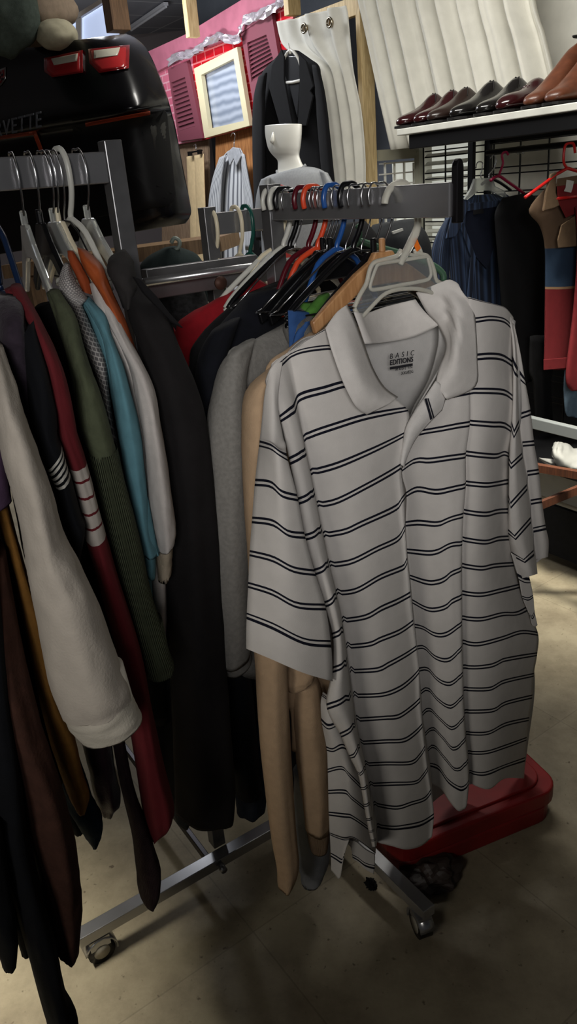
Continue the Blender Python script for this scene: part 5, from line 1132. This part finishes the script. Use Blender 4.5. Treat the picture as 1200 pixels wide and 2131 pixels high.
loft('leg',[(-170,760,-70,760,.97,.03,.05),(-120,1150,-10,1150,.94,.04,.06),(-60,1450,20,1440,.91,.04,.06),(-40,1600,40,1590,.90,.045,.06),(-10,1740,60,1740,.89,.045,.06),(30,1880,94,1880,.885,.045,.05),(56,1980,120,1984,.88,.04,.05),(78,2060,138,2064,.88,.04,.05),(98,2131,160,2112,.88,.035,.04),(112,2185,156,2165,.88,.03,.04)],M_trk,dg,nz=.005)
loft('leg',[(-70,1700,0,1700,.86,.03,.04),(-50,1850,22,1850,.86,.035,.04),(-20,1950,36,1950,.86,.03,.04),(4,2010,30,2004,.86,.02,.03)],M_trk,dg,nz=.004)
loft('pocket_flap',[(10,1880,44,1880,.90,.02,.03),(30,1940,60,1940,.90,.02,.03),(44,1984,58,1982,.90,.015,.02)],M_trk,dg)
bf=thing('trousers','dull brown trousers behind the rust brown cardigan at the left edge','trousers',WY(0,1300,1.0))
loft('leg',[(-60,1080,16,1080,1.06,.03,.05),(-40,1250,50,1250,1.05,.03,.05),(-10,1400,90,1400,1.04,.03,.05),(40,1540,116,1540,1.04,.03,.05),(80,1620,130,1620,1.04,.03,.04)],cloth('dull_brown',(46,38,34),.1,40),bf)
db=thing('jeans','dark teal blue cloth hanging below the mustard sleeve','jeans',WY(170,1690,1.06))
loft('leg',[(104,1560,160,1560,1.08,.03,.04),(126,1640,186,1640,1.07,.03,.04),(146,1690,204,1680,1.06,.03,.04),(168,1724,214,1712,1.06,.03,.04),(186,1754,202,1750,1.06,.02,.03)],cloth('teal_denim',(26,48,64),.15,60),db,nz=.006)
lf2=loft('leg',[(100,1600,150,1600,1.10,.03,.04),(130,1690,170,1690,1.10,.03,.04),(146,1724,172,1726,1.10,.02,.03)],M_trk,db,label='black lining')
pv=thing('blouse','dark plum velvet cloth beside the thin brown purple sleeve','blouse',WY(200,1600,1.12))
loft('body',[(150,1450,230,1440,1.13,.03,.05),(170,1540,232,1540,1.13,.035,.05),(186,1610,244,1620,1.13,.035,.05),(200,1670,250,1660,1.13,.03,.04),(212,1694,238,1682,1.13,.02,.03)],cloth('plum_velvet',(50,26,38),.2,50,200,.6,.6,sheen=.3),pv,nz=.007,wave=.15)
bp=thing('hoodie','thin brown purple corduroy sleeve reaching down to the rack base','sweatshirt',WY(280,1700,1.1))
loft('sleeve',[(222,1470,248,1468,1.10,.02,.04),(230,1520,256,1520,1.095,.02,.04),(250,1630,280,1640,1.09,.03,.04),(272,1727,310,1727,1.085,.03,.04),(282,1800,330,1790,1.08,.03,.04),(287,1848,334,1820,1.08,.03,.04),(296,1874,330,1856,1.08,.025,.03),(306,1883,322,1878,1.08,.02,.025)],cloth('brown_purple',(70,52,56),.15,60,200,.6,rib=('X',26)),bp,nz=.003)
dv=thing('trousers','black trousers hanging between the maroon sleeve and the charcoal jacket','trousers',WY(330,1500,1.3))
loft('leg',[(290,1150,380,1140,1.36,.03,.1),(300,1400,392,1390,1.35,.03,.1),(318,1560,396,1560,1.35,.03,.1),(330,1650,396,1650,1.35,.03,.1)],M_trk,dv,wave=.2)
tj2=thing('trousers','dark grey trousers showing under the hem of the charcoal jacket','trousers',WY(380,1680,1.5))
loft('leg',[(350,1560,400,1560,1.50,.03,.05),(356,1660,410,1655,1.50,.03,.05),(366,1708,402,1704,1.50,.03,.05)],cloth('dark_grey_twill',(26,30,32),.1,60),tj2,wave=.2)
f1=thing('button_shirt','black shirt hanging between the maroon sweatshirt and the olive sweater','shirt',tL(50))
loft('body',[(72,640,120,630,1.32,.02,.05),(84,740,165,735,1.29,.02,.12),(110,880,205,880,1.27,.02,.16),(170,1150,265,1150,1.26,.02,.18),(240,1400,310,1400,1.26,.02,.18)],M_blkc,f1)
f2=thing('button_shirt','added dark filler for the shade between the patterned grey shirt and the teal t-shirt','shirt',tL(102))  # dark filler added where only shade lies between the neighbouring garments
loft('body',[(150,640,196,640,1.42,.02,.05),(160,740,230,735,1.37,.02,.1),(182,870,262,870,1.34,.02,.14),(240,1100,315,1100,1.33,.02,.16),(285,1350,345,1350,1.33,.02,.16),(300,1500,350,1500,1.33,.02,.16)],M_blkc,f2)
# ------------------------------------------------------------------ things seen past the rack
gj=thing('jacket','dark green jacket on a hanger behind the chrome brace','jacket',WY(360,560,2.4))
loft('body',[(340,516,366,512,2.4,.05,.03),(300,540,410,530,2.4,.06,.04),(284,580,428,570,2.4,.07,.05),(280,680,440,670,2.4,.07,.05),(280,900,460,900,2.4,.07,.05)],cloth('bottle_green_cloth',(38,48,48),.15,40),gj,wave=.2)
MB().tube([WY(x,y,2.36) for x,y in ((356,506),(362,496),(372,500),(372,514),(352,536),(392,540))],.006,smooth=3).build('hanger_neck',plain('grey_green_plastic',(120,130,122),.4),gj,True,label='grey green hanger')
dk2=thing('coat','dark speckled coat hanging below the chrome brace','coat',WY(350,660,2.2))
loft('body',[(290,605,420,590,2.15,.05,.04),(300,680,440,660,2.12,.07,.05),(320,800,450,780,2.12,.07,.05),(340,1100,460,1100,2.12,.07,.05),(400,1500,480,1500,2.12,.07,.05)],cloth('speckled_dark',(34,34,36),.5,90),dk2,wave=.2)
gsu=thing('blazer','dark grey suit jacket with a white tag behind the clear hanger','blazer',WY(820,500,2.55))
loft('body',[(775,468,860,455,2.5,.05,.04),(760,500,890,490,2.48,.07,.05),(756,560,900,550,2.48,.07,.05),(760,700,910,700,2.48,.07,.05)],cloth('suit_grey',(48,50,52),.12,40),gsu,wave=.25)
MB().prism([WY(x,y,2.37) for x,y in ((817,482),(838,475),(839,480),(819,487))],Wd*.006).build('tag',M_white,gsu,label='white tag')
hg=thing('clothes_hanger','long bottle green plastic hanger lying across behind the black hangers','hanger',WY(800,510,2.2))
MB().tube([WY(x,y,2.2) for x,y in ((712,528),(735,514),(746,502),(748,480),(742,468))],.007,smooth=3).build('hook',M_grnb,hg,True)
MB().tube([WY(x,y,2.2) for x,y in ((740,498),(790,515),(850,532),(900,552),(921,570),(922,584))],.009,smooth=3).build('body',M_grnb,hg,True)
dk3=thing('coat','black coat behind the hooks of the loaded arm','coat',WY(720,540,2.3))
loft('body',[(690,470,760,460,2.4,.05,.04),(650,510,790,500,2.36,.07,.05),(640,580,800,570,2.36,.07,.05),(640,760,810,760,2.36,.07,.05)],M_blkc,dk3,wave=.2)
# ------------------------------------------------------------------ red case, crumpled bag, fluff on the floor
a=FL(905,1812);b_=FL(1166,1702); rx=(b_-a); rL=rx.length; rx.normalize(); ry=Z.cross(rx).normalized()
a=a-rx*.12; rL+=.12
M_rc=plain('red_case',(118,18,18),.45,var=.25,scale=7); M_rc2=plain('red_case_groove',(90,10,12),.5)
rc=thing('storage_case','flat red plastic case with a ridge round its side lying on the floor','case',a+rx*rL/2+ry*.16)
def rslab(z0,z1,ins,r=.06,dep=.34,ztop=0):
    pts=[];cxs=[(ins+r,ins+r,180),(rL-ins-r,ins+r,270),(rL-ins-r,dep-ins-r,0),(ins+r,dep-ins-r,90)]
    for x,y,a0 in cxs:
        for k in range(7):
            t=math.radians(a0+k*15); pts.append(a+rx*(x+r*math.cos(t))+ry*(y+r*math.sin(t)))
    return [p+Z*z0 for p in pts],Z*(z1-z0)
for nm,args,m in (('base',(.0,.055,.008),M_rc),('seam',(.055,.064,.016),M_rc2),('lid',(.064,.115,.0),M_rc),('lid_top',(.115,.124,.03),M_rc)):
    p,d=rslab(*args); bevel(MB().prism(p,d).build(nm,m,rc),.007,3)
c=FL(905,1825,.02); rows=[]
bm_=bmesh.new(); bmesh.ops.create_icosphere(bm_,subdivisions=4,radius=1)
for q in bm_.verts:
    d=1+.35*noise.noise(q.co*2.1)+.10*noise.noise(q.co*5); q.co=Vector((q.co.x*.075,q.co.y*.055,max(-.02,q.co.z*.035)))*d
me=bpy.data.meshes.new('crumpled_bag'); bm_.to_mesh(me); bm_.free(); me.materials.append(plain('brown_plastic_bag',(50,40,36),.5)); o=bpy.data.objects.new('crumpled_bag',me); COL.objects.link(o); o.location=FL(895,1818,.022)
tag(o,'crumpled brown plastic bag on the floor between the red case and the rack foot','bag')
bm_=bmesh.new(); bmesh.ops.create_icosphere(bm_,subdivisions=3,radius=1)
for q in bm_.verts:
    d=1+.7*noise.noise(q.co*3); q.co=Vector((q.co.x*.014,q.co.y*.018,q.co.z*.007))*d
me=bpy.data.meshes.new('lint_clump'); bm_.to_mesh(me); bm_.free(); me.materials.append(cloth('lint',(12,12,13))); o=bpy.data.objects.new('lint_clump',me); COL.objects.link(o); o.location=FL(772,1840,.006)
tag(o,'small black clump of fluff on the floor left of the rack foot','fluff')
# ------------------------------------------------------------------ light
def area(name,loc,tgt,size,size_y,power,col=(1,1,1)):
    l=bpy.data.lights.new(name,'AREA'); l.shape='RECTANGLE'; l.size=size; l.size_y=size_y; l.energy=power; l.color=col
    o=bpy.data.objects.new(name,l); COL.objects.link(o); o.location=loc
    d=(Vector(tgt)-Vector(loc)).normalized(); o.rotation_euler=d.to_track_quat('-Z','Y').to_euler(); return o
def spread(o,d): o.data.spread=math.radians(d); return o
spread(area('lamp_aisle',(.95,2.25,2.75),(1.26,2.98,0),.4,.2,7,(1,.96,.84)),38)
spread(area('lamp_back_left',(-1.35,.95,2.75),(-.98,1.13,0),.5,.15,5.0,(1,.95,.82)),29)
spread(area('fill_left',(-1.0,-.7,1.9),(.0,1.2,.75),.5,.4,.8,(1,.95,.86)),46)  # unseen fill added to lift the shirt tail and beige sleeves
area('fill_curtain',(.35,2.75,2.9),(.9,3.3,1.6),1.4,.2,30,(1,.97,.9))  # unseen source added to brighten the curtain and right wall
spread(area('fill_front',(0,-1.7,2.2),(.19,1.3,1.71),.9,.5,3.5,(1,.97,.94)),40)  # unseen front fill added for the striped polo
area('fill_ceiling',(-1.5,6.6,2.3),(-1.4,6.8,3.5),1.6,.3,38,(.94,.96,1))  # upward fill added to lighten the dark ceiling, no fixture there
area('lamp_far_bay',(-1.2,5.6,3.2),(-.6,6.2,0),1.4,.4,75,(.92,.95,1))
wd=bpy.data.worlds.new('world'); SC.world=wd; wd.use_nodes=True
bgn=wd.node_tree.nodes['Background']; bgn.inputs['Color'].default_value=(.75,.8,.9,1); bgn.inputs['Strength'].default_value=.03
vsn=SC.view_settings; vsn.view_transform='Standard'; vsn.look='None'; vsn.exposure=0; vsn.gamma=1; vsn.use_curve_mapping=False
